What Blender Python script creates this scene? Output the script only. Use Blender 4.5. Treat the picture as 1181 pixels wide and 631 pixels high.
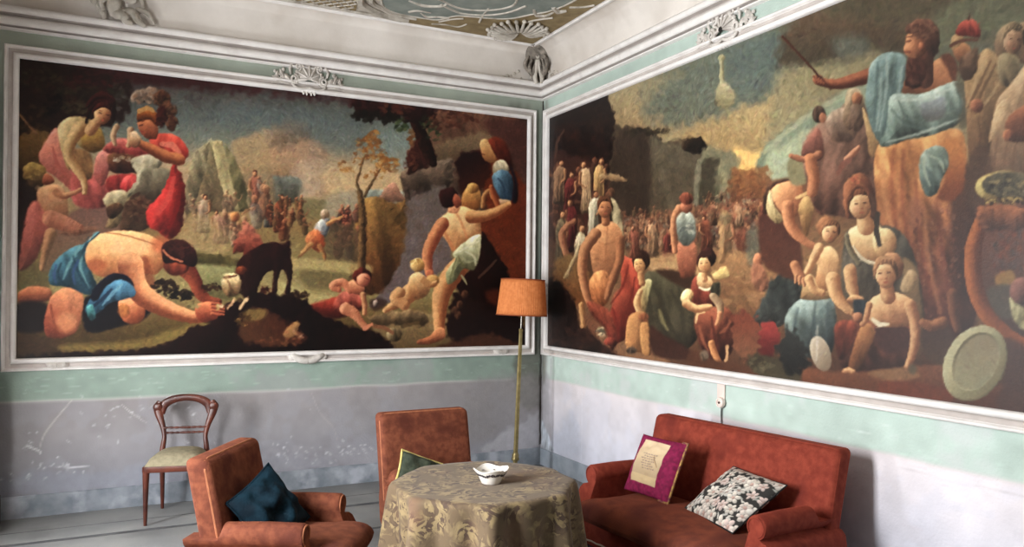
import bpy, bmesh, math, random
import numpy as np
from mathutils import Vector, Matrix, noise

for o in list(bpy.data.objects):
    bpy.data.objects.remove(o)
scene = bpy.context.scene
COL = scene.collection
PI = math.pi

# ================================================================ camera, world, lights, exposure
cam_data = bpy.data.cameras.new('camera')
cam = bpy.data.objects.new('camera', cam_data)
COL.objects.link(cam)
_y, _p, _r = .46, .004, .009
_f = Vector((math.sin(_y)*math.cos(_p), math.cos(_y)*math.cos(_p), math.sin(_p)))
_rt = Vector((math.cos(_y), -math.sin(_y), 0))
_up = _rt.cross(_f)
_R = _rt*math.cos(_r)+_up*math.sin(_r)
_U = -_rt*math.sin(_r)+_up*math.cos(_r)
M = Matrix((( _R.x, _U.x, -_f.x, -3.732), (_R.y, _U.y, -_f.y, -6.853), (_R.z, _U.z, -_f.z, 1.75), (0, 0, 0, 1)))
cam.matrix_world = M
cam_data.sensor_width = 36
cam_data.lens = 36*890.804/1181
cam_data.shift_y = (331.103-315.5)/1181
cam_data.clip_start = .05
scene.camera = cam

world = bpy.data.worlds.new('world')
scene.world = world
world.use_nodes = True
bg = world.node_tree.nodes['Background']
bg.inputs['Color'].default_value = (.86, .90, 1.0, 1)
bg.inputs['Strength'].default_value = .11

def window_light(name, y, z, w, h, power, col=(.96, .98, 1)):
    """daylight coming through one of the tall windows of the left wall"""
    d = bpy.data.lights.new(name, 'AREA')
    d.shape = 'RECTANGLE'
    d.size, d.size_y = w, h
    d.energy = power
    d.color = col
    o = bpy.data.objects.new(name, d)
    o.location = (-5.055, y, z)
    o.rotation_euler = (PI/2, 0, -PI/2)
    COL.objects.link(o)

WIN = [(-1.55, .5, .5, 1.8), (-3.9, .8, .95, 3.15)]       # centre along the wall, width, sill, head
window_light('daylight', WIN[0][0], 1.15, .5, 1.3, 150)
window_light('daylight', WIN[1][0], 2.05, .8, 2.2, 385)

scene.view_settings.view_transform = 'Standard'
scene.view_settings.look = 'None'
scene.view_settings.gamma = 1
scene.view_settings.use_curve_mapping = False
scene.view_settings.exposure = 0.0

# ================================================================ helpers
def lin(c):
    return tuple(((v/255)/12.92 if v/255 <= .04045 else ((v/255+.055)/1.055)**2.4) for v in c)

def mat(name, c1, c2=None, scale=8, rough=.7, bump=0, bscale=None, metal=0, sheen=0, spec=.4, detail=5, c3=None, s3=2, tr=0):
    m = bpy.data.materials.new(name)
    m.use_nodes = True
    nt = m.node_tree
    b = nt.nodes['Principled BSDF']
    b.inputs['Roughness'].default_value = rough
    b.inputs['Metallic'].default_value = metal
    b.inputs['Specular IOR Level'].default_value = spec
    if sheen:
        b.inputs['Sheen Weight'].default_value = sheen
        b.inputs['Sheen Roughness'].default_value = .4
        b.inputs['Sheen Tint'].default_value = (*lin(c2 or c1), 1)
    if tr:
        b.inputs['Transmission Weight'].default_value = tr
    tc = nt.nodes.new('ShaderNodeTexCoord')
    if c2 is None:
        b.inputs['Base Color'].default_value = (*lin(c1), 1)
    else:
        n = nt.nodes.new('ShaderNodeTexNoise')
        n.inputs['Scale'].default_value = scale
        n.inputs['Detail'].default_value = detail
        nt.links.new(tc.outputs['Object'], n.inputs['Vector'])
        r = nt.nodes.new('ShaderNodeValToRGB')
        r.color_ramp.elements[0].position = .36
        r.color_ramp.elements[1].position = .66
        r.color_ramp.elements[0].color = (*lin(c1), 1)
        r.color_ramp.elements[1].color = (*lin(c2), 1)
        nt.links.new(n.outputs['Fac'], r.inputs['Fac'])
        out = r.outputs['Color']
        if c3:
            n3 = nt.nodes.new('ShaderNodeTexNoise')
            n3.inputs['Scale'].default_value = s3
            n3.inputs['Detail'].default_value = 4
            nt.links.new(tc.outputs['Object'], n3.inputs['Vector'])
            r3 = nt.nodes.new('ShaderNodeValToRGB')
            r3.color_ramp.elements[0].position = .52
            r3.color_ramp.elements[1].position = .68
            nt.links.new(n3.outputs['Fac'], r3.inputs['Fac'])
            mx = nt.nodes.new('ShaderNodeMix')
            mx.data_type = 'RGBA'
            nt.links.new(r3.outputs['Color'], mx.inputs[0])
            nt.links.new(out, mx.inputs[6])
            mx.inputs[7].default_value = (*lin(c3), 1)
            out = mx.outputs[2]
        nt.links.new(out, b.inputs['Base Color'])
    if bump:
        n2 = nt.nodes.new('ShaderNodeTexNoise')
        n2.inputs['Scale'].default_value = bscale or scale*4
        n2.inputs['Detail'].default_value = 6
        nt.links.new(tc.outputs['Object'], n2.inputs['Vector'])
        bp = nt.nodes.new('ShaderNodeBump')
        bp.inputs['Strength'].default_value = bump
        bp.inputs['Distance'].default_value = .01
        nt.links.new(n2.outputs['Fac'], bp.inputs['Height'])
        nt.links.new(bp.outputs['Normal'], b.inputs['Normal'])
    return m

def pigment_mat(name, gain=1, rough=.5, spec=.3, bump=.15, bscale=120, coat=0):
    """paint stored as pigment colours on the surface"""
    m = bpy.data.materials.new(name)
    m.use_nodes = True
    nt = m.node_tree
    b = nt.nodes['Principled BSDF']
    a = nt.nodes.new('ShaderNodeAttribute')
    a.attribute_name = 'pigment'
    mx = nt.nodes.new('ShaderNodeMix')
    mx.data_type = 'RGBA'
    mx.blend_type = 'MULTIPLY'
    mx.inputs[0].default_value = 1
    g = gain if isinstance(gain, tuple) else (gain,)*3
    mx.inputs[7].default_value = (*g, 1)
    nt.links.new(a.outputs['Color'], mx.inputs[6])
    nt.links.new(mx.outputs[2], b.inputs['Base Color'])
    b.inputs['Roughness'].default_value = rough
    b.inputs['Specular IOR Level'].default_value = spec
    tc = nt.nodes.new('ShaderNodeTexCoord')
    n = nt.nodes.new('ShaderNodeTexNoise')
    n.inputs['Scale'].default_value = bscale
    n.inputs['Detail'].default_value = 4
    nt.links.new(tc.outputs['Object'], n.inputs['Vector'])
    bp = nt.nodes.new('ShaderNodeBump')
    bp.inputs['Strength'].default_value = bump
    bp.inputs['Distance'].default_value = .01
    nt.links.new(n.outputs['Fac'], bp.inputs['Height'])
    nt.links.new(bp.outputs['Normal'], b.inputs['Normal'])
    return m

def link_bm(name, bm, m, parent=None, smooth=True, angle=40):
    me = bpy.data.meshes.new(name)
    bm.normal_update()
    bm.to_mesh(me)
    bm.free()
    me.materials.append(m)
    if smooth:
        me.polygons.foreach_set('use_smooth', [True]*len(me.polygons))
        me.set_sharp_from_angle(angle=math.radians(angle))
    o = bpy.data.objects.new(name, me)
    COL.objects.link(o)
    if parent is not None:
        o.parent = parent
    return o

def tag(o, label, cat, group=None):
    o['label'] = label
    o['category'] = cat
    if group:
        o['group'] = group
    return o

def struct(o):
    o['kind'] = 'structure'
    return o

def thing(name, label, cat, loc=(0, 0, 0), rz=0, group=None):
    o = bpy.data.objects.new(name, None)
    o.empty_display_size = .1
    COL.objects.link(o)
    o.location = loc
    o.rotation_euler = (0, 0, rz)
    return tag(o, label, cat, group)

def add_box(bm, c, s, bev=0, seg=3, rot=None):
    r = bmesh.ops.create_cube(bm, size=1)
    vs = r['verts']
    for v in vs:
        v.co = Vector((v.co.x*s[0], v.co.y*s[1], v.co.z*s[2]))
    if bev:
        es = list({e for v in vs for e in v.link_edges})
        q = bmesh.ops.bevel(bm, geom=es, offset=bev, segments=seg, profile=.5, affect='EDGES')
        vs = list({v for f in q['faces'] for v in f.verts} | {v for v in vs if v.is_valid})
    for v in vs:
        co = v.co
        if rot is not None:
            co = rot @ co
        v.co = co+Vector(c)
    return vs

def add_lathe(bm, prof, c=(0, 0, 0), n=32, rot=None, mod=None):
    rings = []
    for r, z in prof:
        ring = []
        for i in range(n):
            a = 2*PI*i/n
            q = mod(a, r, z) if mod else r
            p = Vector((q*math.cos(a), q*math.sin(a), z))
            if rot is not None:
                p = rot @ p
            ring.append(bm.verts.new(p+Vector(c)))
        rings.append(ring)
    for a, b in zip(rings, rings[1:]):
        for i in range(n):
            bm.faces.new((a[i], a[(i+1) % n], b[(i+1) % n], b[i]))
    return rings

def cap(bm, ring, flip=False):
    try:
        bm.faces.new(list(reversed(ring)) if not flip else ring)
    except ValueError:
        pass

def add_tube(bm, pts, rad, n=8, flat=None, up=Vector((0, 0, 1)), caps=True):
    """tube along pts; rad number or list; flat = list of second radii (along up)"""
    P = [Vector(p) for p in pts]
    N = len(P)
    R = rad if isinstance(rad, (list, tuple)) else [rad]*N
    if len(R) != N:
        R = list(np.interp(np.linspace(0, 1, N), np.linspace(0, 1, len(R)), R))
    F = flat if flat is not None else R
    if not isinstance(F, (list, tuple)):
        F = [F]*N
    if len(F) != N:
        F = list(np.interp(np.linspace(0, 1, N), np.linspace(0, 1, len(F)), F))
    rings = []
    ref = None
    for i in range(N):
        t = (P[min(i+1, N-1)]-P[max(i-1, 0)]).normalized()
        u = Vector(up)
        s = t.cross(u)
        if s.length < .05:
            s = ref if ref is not None else t.cross(Vector((1, 0, 0)))
        s = s.normalized()
        if ref is not None and s.dot(ref) < 0 and flat is None:
            s = -s
        ref = s
        v = s.cross(t).normalized()
        ring = []
        for k in range(n):
            a = 2*PI*k/n
            ring.append(bm.verts.new(P[i]+s*(R[i]*math.cos(a))+v*(F[i]*math.sin(a))))
        rings.append(ring)
    for a, b in zip(rings, rings[1:]):
        for k in range(n):
            bm.faces.new((a[k], a[(k+1) % n], b[(k+1) % n], b[k]))
    if caps:
        bm.faces.new(list(reversed(rings[0])))
        bm.faces.new(rings[-1])
    return rings

def curve3(pts, k=6, closed=False):
    P = [Vector(p) for p in pts]
    n = len(P)
    out = []
    for i in range(n if closed else n-1):
        if closed:
            a, b, c, d = P[(i-1) % n], P[i], P[(i+1) % n], P[(i+2) % n]
        else:
            a, b, c, d = P[max(i-1, 0)], P[i], P[i+1], P[min(i+2, n-1)]
        for j in range(k):
            t = j/k
            out.append(.5*((2*b)+(c-a)*t+(2*a-5*b+4*c-d)*t*t+(3*b-a-3*c+d)*t**3))
    if not closed:
        out.append(P[-1])
    return out

def add_prism(bm, poly, y0, y1, mp=lambda x, y, z: (x, y, z), bev=0):
    """extrude an outline given in (x, z) from y0 to y1"""
    a = [bm.verts.new(mp(x, y0, z)) for x, z in poly]
    b = [bm.verts.new(mp(x, y1, z)) for x, z in poly]
    n = len(poly)
    fs = [bm.faces.new(a), bm.faces.new(list(reversed(b)))]
    for i in range(n):
        fs.append(bm.faces.new((a[i], b[i], b[(i+1) % n], a[(i+1) % n])))
    bmesh.ops.recalc_face_normals(bm, faces=fs)
    if bev:
        es = list(set(fs[0].edges) | set(fs[1].edges))
        bmesh.ops.bevel(bm, geom=es, offset=bev, segments=2, profile=.5, affect='EDGES')
    return a+b

def cushion_bm(w, h, t, n=22, pinch=.06, sag=0, seed=0, wr=.006):
    """pillow of w x h, thickness t, pulled in along its sides; lies in the local xz plane, face towards -y"""
    bm = bmesh.new()
    sides = []
    for sgn in (-1, 1):
        g = []
        for j in range(n+1):
            row = []
            for i in range(n+1):
                u, v = i/n*2-1, j/n*2-1
                e = (max(0, 1-abs(u)**2.6)*max(0, 1-abs(v)**2.6))**.55
                x = u*w/2*(1-pinch*(1-v*v)*abs(u))
                z = v*h/2*(1-pinch*(1-u*u)*abs(v))
                nn = noise.noise(Vector((u*2.3+seed, v*2.3, sgn*3+seed)))*wr*4*e + noise.noise(Vector((u*6+seed, v*6, sgn+seed)))*wr*e
                y = sgn*(t/2*e)+nn
                row.append((x, y, z-sag*(1-v)*.5*e))
            g.append(row)
        sides.append(g)
    V = {}
    vv = []
    for s, g in enumerate(sides):
        rows = []
        for j in range(n+1):
            row = []
            for i in range(n+1):
                edge = i in (0, n) or j in (0, n)
                key = (i, j) if edge else (i, j, s)
                if key not in V:
                    p = g[j][i]
                    V[key] = bm.verts.new((p[0], 0 if edge else p[1], p[2]))
                row.append(V[key])
            rows.append(row)
        vv.append(rows)
    for s, rows in enumerate(vv):
        for j in range(n):
            for i in range(n):
                q = (rows[j][i], rows[j][i+1], rows[j+1][i+1], rows[j+1][i])
                bm.faces.new(q if s == 0 else tuple(reversed(q)))
    return bm

def cushion_edge(w, h, pinch=.06, n=40):
    pts = []
    for k in range(4):
        for i in range(n//4):
            q = i/(n//4)*2-1
            u, v = [(q, -1), (1, q), (-q, 1), (-1, -q)][k]
            pts.append((u*w/2*(1-pinch*(1-v*v)*abs(u)), 0, v*h/2*(1-pinch*(1-u*u)*abs(v))))
    return pts
# ---------------------------------------------------------------- oil painting toolkit
# Shapes are laid down in sketch units (u, v) on the stretched canvas, brush layer by brush layer.
def sm(t):
    t = np.clip(t, 0, 1)
    return t*t*(3-2*t)

def spline(pts, closed=True, k=5):
    P = np.array(pts, float)
    n = len(P)
    out = []
    rng = range(n) if closed else range(n-1)
    for i in rng:
        if closed:
            a, b, c, d = P[(i-1) % n], P[i], P[(i+1) % n], P[(i+2) % n]
        else:
            a, b, c, d = P[max(i-1, 0)], P[i], P[i+1], P[min(i+2, n-1)]
        for j in range(k):
            t = j/k
            out.append(.5*((2*b)+(c-a)*t+(2*a-5*b+4*c-d)*t*t+(3*b-a-3*c+d)*t**3))
    if not closed:
        out.append(P[-1])
    return np.array(out)

class Canvas:
    def __init__(s, U, V):
        s.U, s.V = U.astype(np.float32), V.astype(np.float32)
        s.img = np.zeros(U.shape+(3,), np.float32)
        r = np.random.RandomState(5)
        s.lat = r.rand(256, 256).astype(np.float32)

    def noise(s, U, V, sc, off=0):
        x = U/sc+off*17.3+400
        y = V/sc+off*9.1+400
        xi = np.floor(x).astype(int)
        yi = np.floor(y).astype(int)
        fx = sm(x-xi)
        fy = sm(y-yi)
        L = s.lat
        g = lambda a, b: L[a & 255, b & 255]
        return (g(xi, yi)*(1-fx)+g(xi+1, yi)*fx)*(1-fy)+(g(xi, yi+1)*(1-fx)+g(xi+1, yi+1)*fx)*fy

    def win(s, x0, y0, x1, y1):
        m = (s.U > x0) & (s.U < x1) & (s.V > y0) & (s.V < y1)
        r = np.where(m.any(1))[0]
        c = np.where(m.any(0))[0]
        if len(r) == 0:
            return None
        return slice(r[0], r[-1]+1), slice(c[0], c[-1]+1)

    def mix(s, w, a, col):
        s.img[w] = s.img[w]*(1-a[..., None])+col*a[..., None]

    def grad(s, stops):
        v = [q[0] for q in stops]
        for k in range(3):
            s.img[..., k] = np.interp(s.V, v, [q[1][k]/255 for q in stops])

    def B(s, pts, col, c2=None, d=(0, 1), soft=1.2, a=1, rough=0, k=5, n=.07):
        """closed painted patch, graded from col to c2 along d"""
        P = spline(pts, True, k) if k else np.array(pts, float)
        pad = soft*2+rough+1
        w = s.win(P[:, 0].min()-pad, P[:, 1].min()-pad, P[:, 0].max()+pad, P[:, 1].max()+pad)
        if w is None:
            return
        U, V = s.U[w], s.V[w]
        U0, V0 = U, V
        if rough:
            U = U+(s.noise(U0, V0, 5, 1)-.5)*2*rough
            V = V+(s.noise(U0, V0, 5, 2)-.5)*2*rough
        ins = np.zeros(U.shape, bool)
        dm = np.full(U.shape, 1e9, np.float32)
        Q = np.roll(P, -1, 0)
        for (x0, y0), (x1, y1) in zip(P, Q):
            ex, ey = x1-x0, y1-y0
            L = ex*ex+ey*ey
            if L < 1e-9:
                continue
            t = np.clip(((U-x0)*ex+(V-y0)*ey)/L, 0, 1)
            dm = np.minimum(dm, (U-x0-t*ex)**2+(V-y0-t*ey)**2)
            if ey != 0:
                c = ((y0 > V) != (y1 > V)) & (U < (x1-x0)*(V-y0)/ey+x0)
                ins ^= c
        sd = np.sqrt(dm)*np.where(ins, 1, -1)
        al = sm(sd/(2*soft)+.5)*a
        C = s.tone(P, U0, V0, col, c2, d, n)
        if soft < 2.2 and n > 0:
            # form: lit towards the upper left, turning away at the lower right, with folds running down cloth
            gr, gc = np.gradient(sd.astype(np.float32)) if min(sd.shape) > 2 else (sd*0, sd*0)
            gu = gc*np.sign(U0[0, -1]-U0[0, 0])
            gv = gr*np.sign(V0[-1, 0]-V0[0, 0])
            L = np.sqrt(gu*gu+gv*gv)+1e-5
            w_ = max(2., .45*float(sd.max()))
            rim = np.exp(-np.maximum(sd, 0)/w_)*(gu*.6+gv*.8)/L
            r_, g_, b_ = col[0], col[1], col[2]
            flesh = r_ > 140 and .55 < g_/max(r_, 1) < .85 and .38 < b_/max(r_, 1) < .70
            size = float(np.sqrt(max(ins.sum(), 1)))*abs(float(U0[0, -1]-U0[0, 0]))/max(1, U0.shape[1]-1)
            th = .35*math.sin(P[0, 0]*1.7+P[0, 1]*.9)
            ux = U0*math.cos(th)+V0*math.sin(th)
            vx = -U0*math.sin(th)+V0*math.cos(th)
            sc = min(9, max(2.2, size/5))
            bend = (s.noise(U0, V0, sc*3, 31)-.5)*sc*1.6
            fo = s.noise(ux+bend, vx/4.5, sc, 33)-.5
            f2 = s.noise(ux-bend*.6, vx/3., sc*.5, 35)-.5
            amp = .14 if flesh else .5
            f = 1+.34*rim+amp*(fo+.45*f2)
            C = C*np.clip(f, .35, 1.6)[..., None]
        s.mix(w, al, C)

    def tone(s, P, U, V, col, c2, d, n):
        col = np.array(col, np.float32)/255
        if c2 is None:
            C = np.broadcast_to(col, U.shape+(3,))
        else:
            d = np.array(d, float)
            d /= np.hypot(*d)
            q = P@d
            t = sm((U*d[0]+V*d[1]-q.min())/(q.max()-q.min()+1e-6))[..., None]
            C = col*(1-t)+np.array(c2, np.float32)/255*.84*t
        f = 1+n*2*(.6*s.noise(U, V, 4, 3)+.4*s.noise(U, V, 1.6, 4)-.5)
        return C*f[..., None]

    def E(s, cx, cy, rx, ry, col, c2=None, ang=0, d=(.8, .6), **kw):
        a = math.radians(ang)
        t = np.linspace(0, 2*math.pi, 15)[:-1]
        x = rx*np.cos(t)
        y = ry*np.sin(t)
        s.B(np.stack([cx+x*math.cos(a)-y*math.sin(a), cy+x*math.sin(a)+y*math.cos(a)], 1), col, c2, d, k=2, **kw)

    def K(s, pts, wd, col, c2=None, soft=.9, a=1, n=.06, lit=(-.8, -.6)):
        """brush stroke of changing width, turned from col on the lit side to c2"""
        P = spline(pts, False, 5)
        W = np.interp(np.linspace(0, 1, len(P)), np.linspace(0, 1, len(wd)), wd)/2
        pad = W.max()+soft*2+1
        w = s.win(P[:, 0].min()-pad, P[:, 1].min()-pad, P[:, 0].max()+pad, P[:, 1].max()+pad)
        if w is None:
            return
        U, V = s.U[w], s.V[w]
        best = np.full(U.shape, -1e9, np.float32)
        sh = np.zeros(U.shape, np.float32)
        for i in range(len(P)-1):
            e = P[i+1]-P[i]
            L = e@e
            if L < 1e-9:
                continue
            t = np.clip(((U-P[i, 0])*e[0]+(V-P[i, 1])*e[1])/L, 0, 1)
            dx = U-P[i, 0]-t*e[0]
            dy = V-P[i, 1]-t*e[1]
            r = W[i]*(1-t)+W[i+1]*t
            q = r-np.sqrt(dx*dx+dy*dy)
            b = q > best
            best = np.where(b, q, best)
            sh = np.where(b, (dx*lit[0]+dy*lit[1])/(r+.01), sh)
        al = sm(best/(2*soft)+.5)*a
        col = np.array(col, np.float32)/255
        if c2 is None:
            C = np.broadcast_to(col, U.shape+(3,))
        else:
            t = sm(.5-.8*sh)[..., None]
            C = col*(1-t)+np.array(c2, np.float32)/255*.8*t
        f = 1+n*2*(s.noise(U, V, 3, 6)-.5)
        s.mix(w, al, C*f[..., None])

    def F(s, cx, cy, rx, ry, n, cols, size=3, seed=1, a=.85, ang=0):
        """scatter of leaf or foliage dabs"""
        r = random.Random(seed)
        for i in range(n):
            t = r.uniform(0, 6.283)
            q = math.sqrt(r.random())
            x, y = cx+rx*q*math.cos(t), cy+ry*q*math.sin(t)
            z = size*r.uniform(.5, 1.3)
            h = r.uniform(-1, 1)+ang
            s.K([(x-z*math.cos(h)*.6, y-z*math.sin(h)*.6), (x+z*math.cos(h)*.6, y+z*math.sin(h)*.6)],
                [z*.5, z*.9, z*.3], r.choice(cols), soft=.7, a=a*r.uniform(.6, 1))

    def C(s, x0, y0, x1, y1, n, cols, h=14, seed=1, skin=(190, 130, 95), a=.8):
        """far-off throng of small figures"""
        r = random.Random(seed)
        ys = sorted(r.uniform(y0, y1) for i in range(n))
        for y in ys:
            x = r.uniform(x0, x1)
            z = h*r.uniform(.6, 1.1)*(.6+.5*(y-y0)/(y1-y0+1))
            c = r.choice(cols)
            dk = tuple(v*.55 for v in c)
            ln = r.uniform(-.2, .2)*z
            s.K([(x, y), (x+ln*.5, y-z*.4), (x+ln, y-z*.75)], [z*.36, z*.5, z*.2], c, dk, soft=.9, a=a)
            s.E(x+ln, y-z*.92, z*.13, z*.16, skin, (120, 70, 50), soft=.6, a=a)
            if r.random() < .6:
                q = r.choice((-1, 1))
                s.K([(x+ln, y-z*.6), (x+ln+q*z*.3, y-z*.5), (x+ln+q*z*.45, y-z*r.uniform(.3, .9))],
                    [z*.14, z*.12, z*.08], skin, (140, 85, 60), soft=.6, a=a*.9)

    def figure(s, x, y, h, w, col, seed=1, skin=(196, 136, 92), hair=(70, 40, 30)):
        """a draped standing figure seen small: feet at y, height h"""
        r = random.Random(seed)
        dk = tuple(v*.45 for v in col)
        q = r.choice((-1, 1))
        ln = q*w*.12
        t = y-h*.84
        s.B([(x-w*.2+ln, t), (x+w*.2+ln, t), (x+w*.42+ln*.6, t+h*.16), (x+w*.36, t+h*.4), (x+w*.5, y-h*.04), (x+w*.1, y), (x-w*.45, y-h*.02), (x-w*.36, t+h*.42), (x-w*.44+ln*.6, t+h*.16)], col, dk, d=(.8, .5), soft=.9)
        for k in range(4):
            u = x+w*(-.3+.2*k)
            s.K([(u+ln, t+h*.15), (u+r.uniform(-.1, .1)*w, t+h*.5), (u+r.uniform(-.2, .2)*w, y-h*.06)], [.6, w*.1, .6], r.choice([dk, tuple(min(255, v*1.18) for v in col)]), soft=.8, a=.6)
        s.K([(x+q*w*.36+ln, t+h*.08), (x+q*w*.5, t+h*.26), (x+q*w*.15, t+h*.36)], [w*.24, w*.2, w*.12], skin, (120, 72, 48), soft=.7)
        hx, hy = x+ln*1.3, t-h*.065
        s.E(hx, hy-h*.02, h*.058, h*.07, hair, soft=.7)
        s.E(hx+q*h*.012, hy+h*.008, h*.046, h*.062, skin, (126, 74, 50), soft=.7)

    def face(s, cx, cy, rx, ry, ang=0, col=(232, 176, 128), c2=(150, 90, 62), look=0, eye=(70, 40, 32), lip=(165, 75, 60), hair=None):
        """a painted head: eyes, brows, nose, mouth, turned by look"""
        s.E(cx, cy, rx, ry, col, c2, ang=ang, soft=.9)
        a = math.radians(ang)
        m = lambda x, y: (cx+(x+look*.28)*rx*math.cos(a)-y*ry*math.sin(a), cy+(x+look*.28)*rx*math.sin(a)+y*ry*math.cos(a))
        w = max(rx*.22, .8)
        for q in (-1, 1):
            if abs(look) > .9 and q == -np.sign(look):
                continue
            s.K([m(q*.42-.16, -.08), m(q*.42+.16, -.06)], [w*.5, w*.8, w*.5], eye, soft=.6, a=.75)
            s.K([m(q*.42-.22, -.26), m(q*.42+.2, -.27)], [w*.4, w*.6, w*.3], c2, soft=.6, a=.7)
        s.K([m(.06, -.1), m(.12, .28)], [w*.4, w*.9], c2, soft=.6, a=.5)
        s.K([m(.0, .3), m(.15, .31)], [w*.5, w*.6], (120, 60, 45), soft=.6, a=.6)
        s.K([m(-.18, .56), m(.2, .55)], [w*.4, w*.9, w*.4], lip, soft=.6, a=.75)
        s.E(*m(-.45, .25), rx*.28, ry*.2, (225, 135, 105), soft=1.5, a=.35)
        if hair:
            lk = look
            look = 0
            q = lambda x, y: (cx+x*rx*math.cos(a)-y*ry*math.sin(a), cy+x*rx*math.sin(a)+y*ry*math.cos(a))
            sh = lk*.22
            s.B([q(-1.12, .25), q(-1.16, -.5), q(-.6, -1.1), (q(.1, -1.22)), q(.75, -1.02), q(1.16, -.4), q(1.1, .3), q(.92+sh*.4, -.1), q(.7+sh, -.5), q(.2+sh, -.66), q(-.4+sh, -.6), q(-.78+sh*.6, -.3)], hair, tuple(v*.55 for v in hair), d=(.8, .3), soft=.9, rough=.8)
            for k in range(5):
                u = -.8+.4*k
                s.K([q(u, -.75+.3*u*u), q(u*.9+.1, -1.0+.25*u*u)], [rx*.1, rx*.14], tuple(min(255, v*1.35) for v in hair), soft=.7, a=.45)

def glaze(c, k, tint):
    """thin brown glaze that pulls the colours together"""
    l = c.img @ np.array((.3, .59, .11), np.float32)
    c.img[:] = c.img*(1-k)+k*l[..., None]*np.array(tint, np.float32)

def paint_left(c):
    c.grad([(70, (52, 34, 32)), (95, (70, 60, 58)), (115, (84, 86, 82)), (140, (96, 103, 99)), (165, (116, 118, 105)), (190, (160, 138, 108)),
            (215, (168, 138, 104)), (232, (142, 122, 88)), (262, (128, 104, 68)), (300, (126, 112, 74)), (335, (142, 128, 86)), (372, (96, 76, 44)), (416, (40, 22, 14))])
    # dusky band along the top of the sky
    c.B([(10, 60), (200, 80), (420, 105), (620, 130), (620, 150), (420, 122), (240, 104), (140, 96), (10, 88)], (62, 22, 24), soft=6, rough=4, a=.75, k=3)
    c.F(300, 110, 150, 14, 120, [(84, 80, 78), (76, 84, 80), (96, 86, 84), (70, 52, 54)], 8, 3, .35)
    # clouds
    for x, y, rx, ry, q in [(308, 168, 22, 20, (158, 132, 102)), (335, 158, 24, 18, (134, 112, 92)), (352, 182, 26, 20, (172, 138, 112)), (322, 190, 30, 20, (178, 142, 110)),
                            (360, 205, 26, 22, (168, 140, 116)), (300, 198, 26, 16, (174, 142, 106)), (378, 198, 18, 12, (166, 146, 118))]:
        c.E(x, y, rx, ry, q, tuple(v*.85 for v in q), d=(.3, 1), soft=7, a=.8, rough=3)
    c.B([(380, 190), (470, 200), (475, 224), (380, 226)], (190, 160, 120), soft=6, a=.7)
    c.B([(250, 120), (330, 125), (420, 150), (400, 178), (330, 150), (260, 145)], (92, 100, 100), soft=9, a=.5)
    c.B([(430, 150), (480, 155), (478, 195), (440, 190), (425, 165)], (118, 132, 128), soft=7, a=.7)
    # distant hill, sea, smoke
    c.B([(298, 202), (322, 203), (346, 207), (352, 232), (305, 230)], (104, 106, 98), (120, 116, 98), soft=1.6)
    c.B([(343, 186), (366, 196), (372, 226), (380, 238), (345, 236), (348, 214)], (170, 146, 120), soft=5, a=.8)
    c.B([(345, 230), (378, 232), (376, 250), (350, 250)], (110, 102, 70), soft=4, a=.8)
    c.B([(378, 228), (400, 220), (418, 222), (416, 250), (390, 256), (376, 248)], (142, 132, 112), soft=4, a=.8)
    c.B([(425, 219), (472, 222), (472, 234), (425, 232)], (122, 128, 118), soft=1.6)
    c.B([(438, 226), (446, 214), (455, 211), (462, 222), (470, 232), (440, 232)], (168, 120, 98), (150, 112, 92), soft=1)
    c.B([(420, 232), (436, 228), (452, 234), (472, 240), (474, 335), (440, 340), (404, 330), (408, 272)], (118, 88, 50), (84, 50, 26), soft=1.6, rough=2)
    # tents
    c.B([(243, 160), (236, 200), (222, 244), (206, 246), (216, 205), (222, 178)], (146, 134, 104), (124, 112, 86), soft=1.2, k=0)
    c.B([(243, 161), (262, 205), (262, 244), (222, 244), (236, 200)], (112, 102, 76), (134, 114, 86), soft=1.2, k=0)
    c.B([(243, 162), (256, 163), (268, 205), (280, 244), (264, 242), (252, 205)], (172, 156, 114), (160, 144, 104), soft=1.0, k=0)
    c.B([(258, 164), (272, 185), (296, 242), (276, 244), (266, 205)], (112, 104, 74), (98, 92, 64), soft=1.0, k=0)
    c.B([(266, 166), (285, 158), (308, 165), (316, 250), (296, 242), (276, 195)], (160, 136, 102), (140, 116, 86), soft=3, a=.85)
    c.C(206, 232, 300, 286, 26, [(150, 122, 98), (162, 130, 104), (130, 112, 96), (150, 105, 84), (172, 148, 116)], 28, 4, (188, 148, 112), .6)
    for x, y, h, w, q in [(234, 268, 44, 15, (156, 132, 108)), (252, 282, 40, 16, (164, 124, 100)), (296, 246, 50, 16, (150, 96, 76)), (322, 268, 44, 15, (124, 66, 44)), (310, 262, 40, 14, (128, 124, 112))]:
        c.figure(x, y, h, w, q, x, (184, 134, 96))
    c.C(290, 215, 330, 262, 4, [(146, 118, 98), (160, 110, 80), (150, 140, 126)], 34, 14, (186, 134, 96), .65)
    c.B([(215, 250), (250, 256), (262, 290), (228, 292), (206, 282)], (158, 134, 96), soft=5, a=.6)
    c.C(310, 235, 352, 276, 22, [(120, 66, 42), (104, 52, 36), (140, 96, 60), (96, 70, 48)], 20, 7, (150, 96, 66), .75)
    c.C(385, 250, 424, 296, 20, [(96, 44, 38), (112, 62, 52), (74, 58, 52), (120, 84, 66)], 26, 8, (164, 100, 74), .75)
    c.B([(372, 268), (392, 258), (412, 262), (414, 300), (392, 304), (376, 294)], (88, 74, 56), soft=4, rough=3, a=.7)
    # seated red figure, runner
    c.B([(266, 290), (274, 270), (280, 256), (288, 257), (294, 268), (304, 280), (306, 296), (284, 298), (276, 290)], (172, 102, 82), (110, 48, 36), soft=1.6, rough=3)
    c.E(270, 250, 5, 6, (196, 134, 84), (140, 78, 50))
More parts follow.
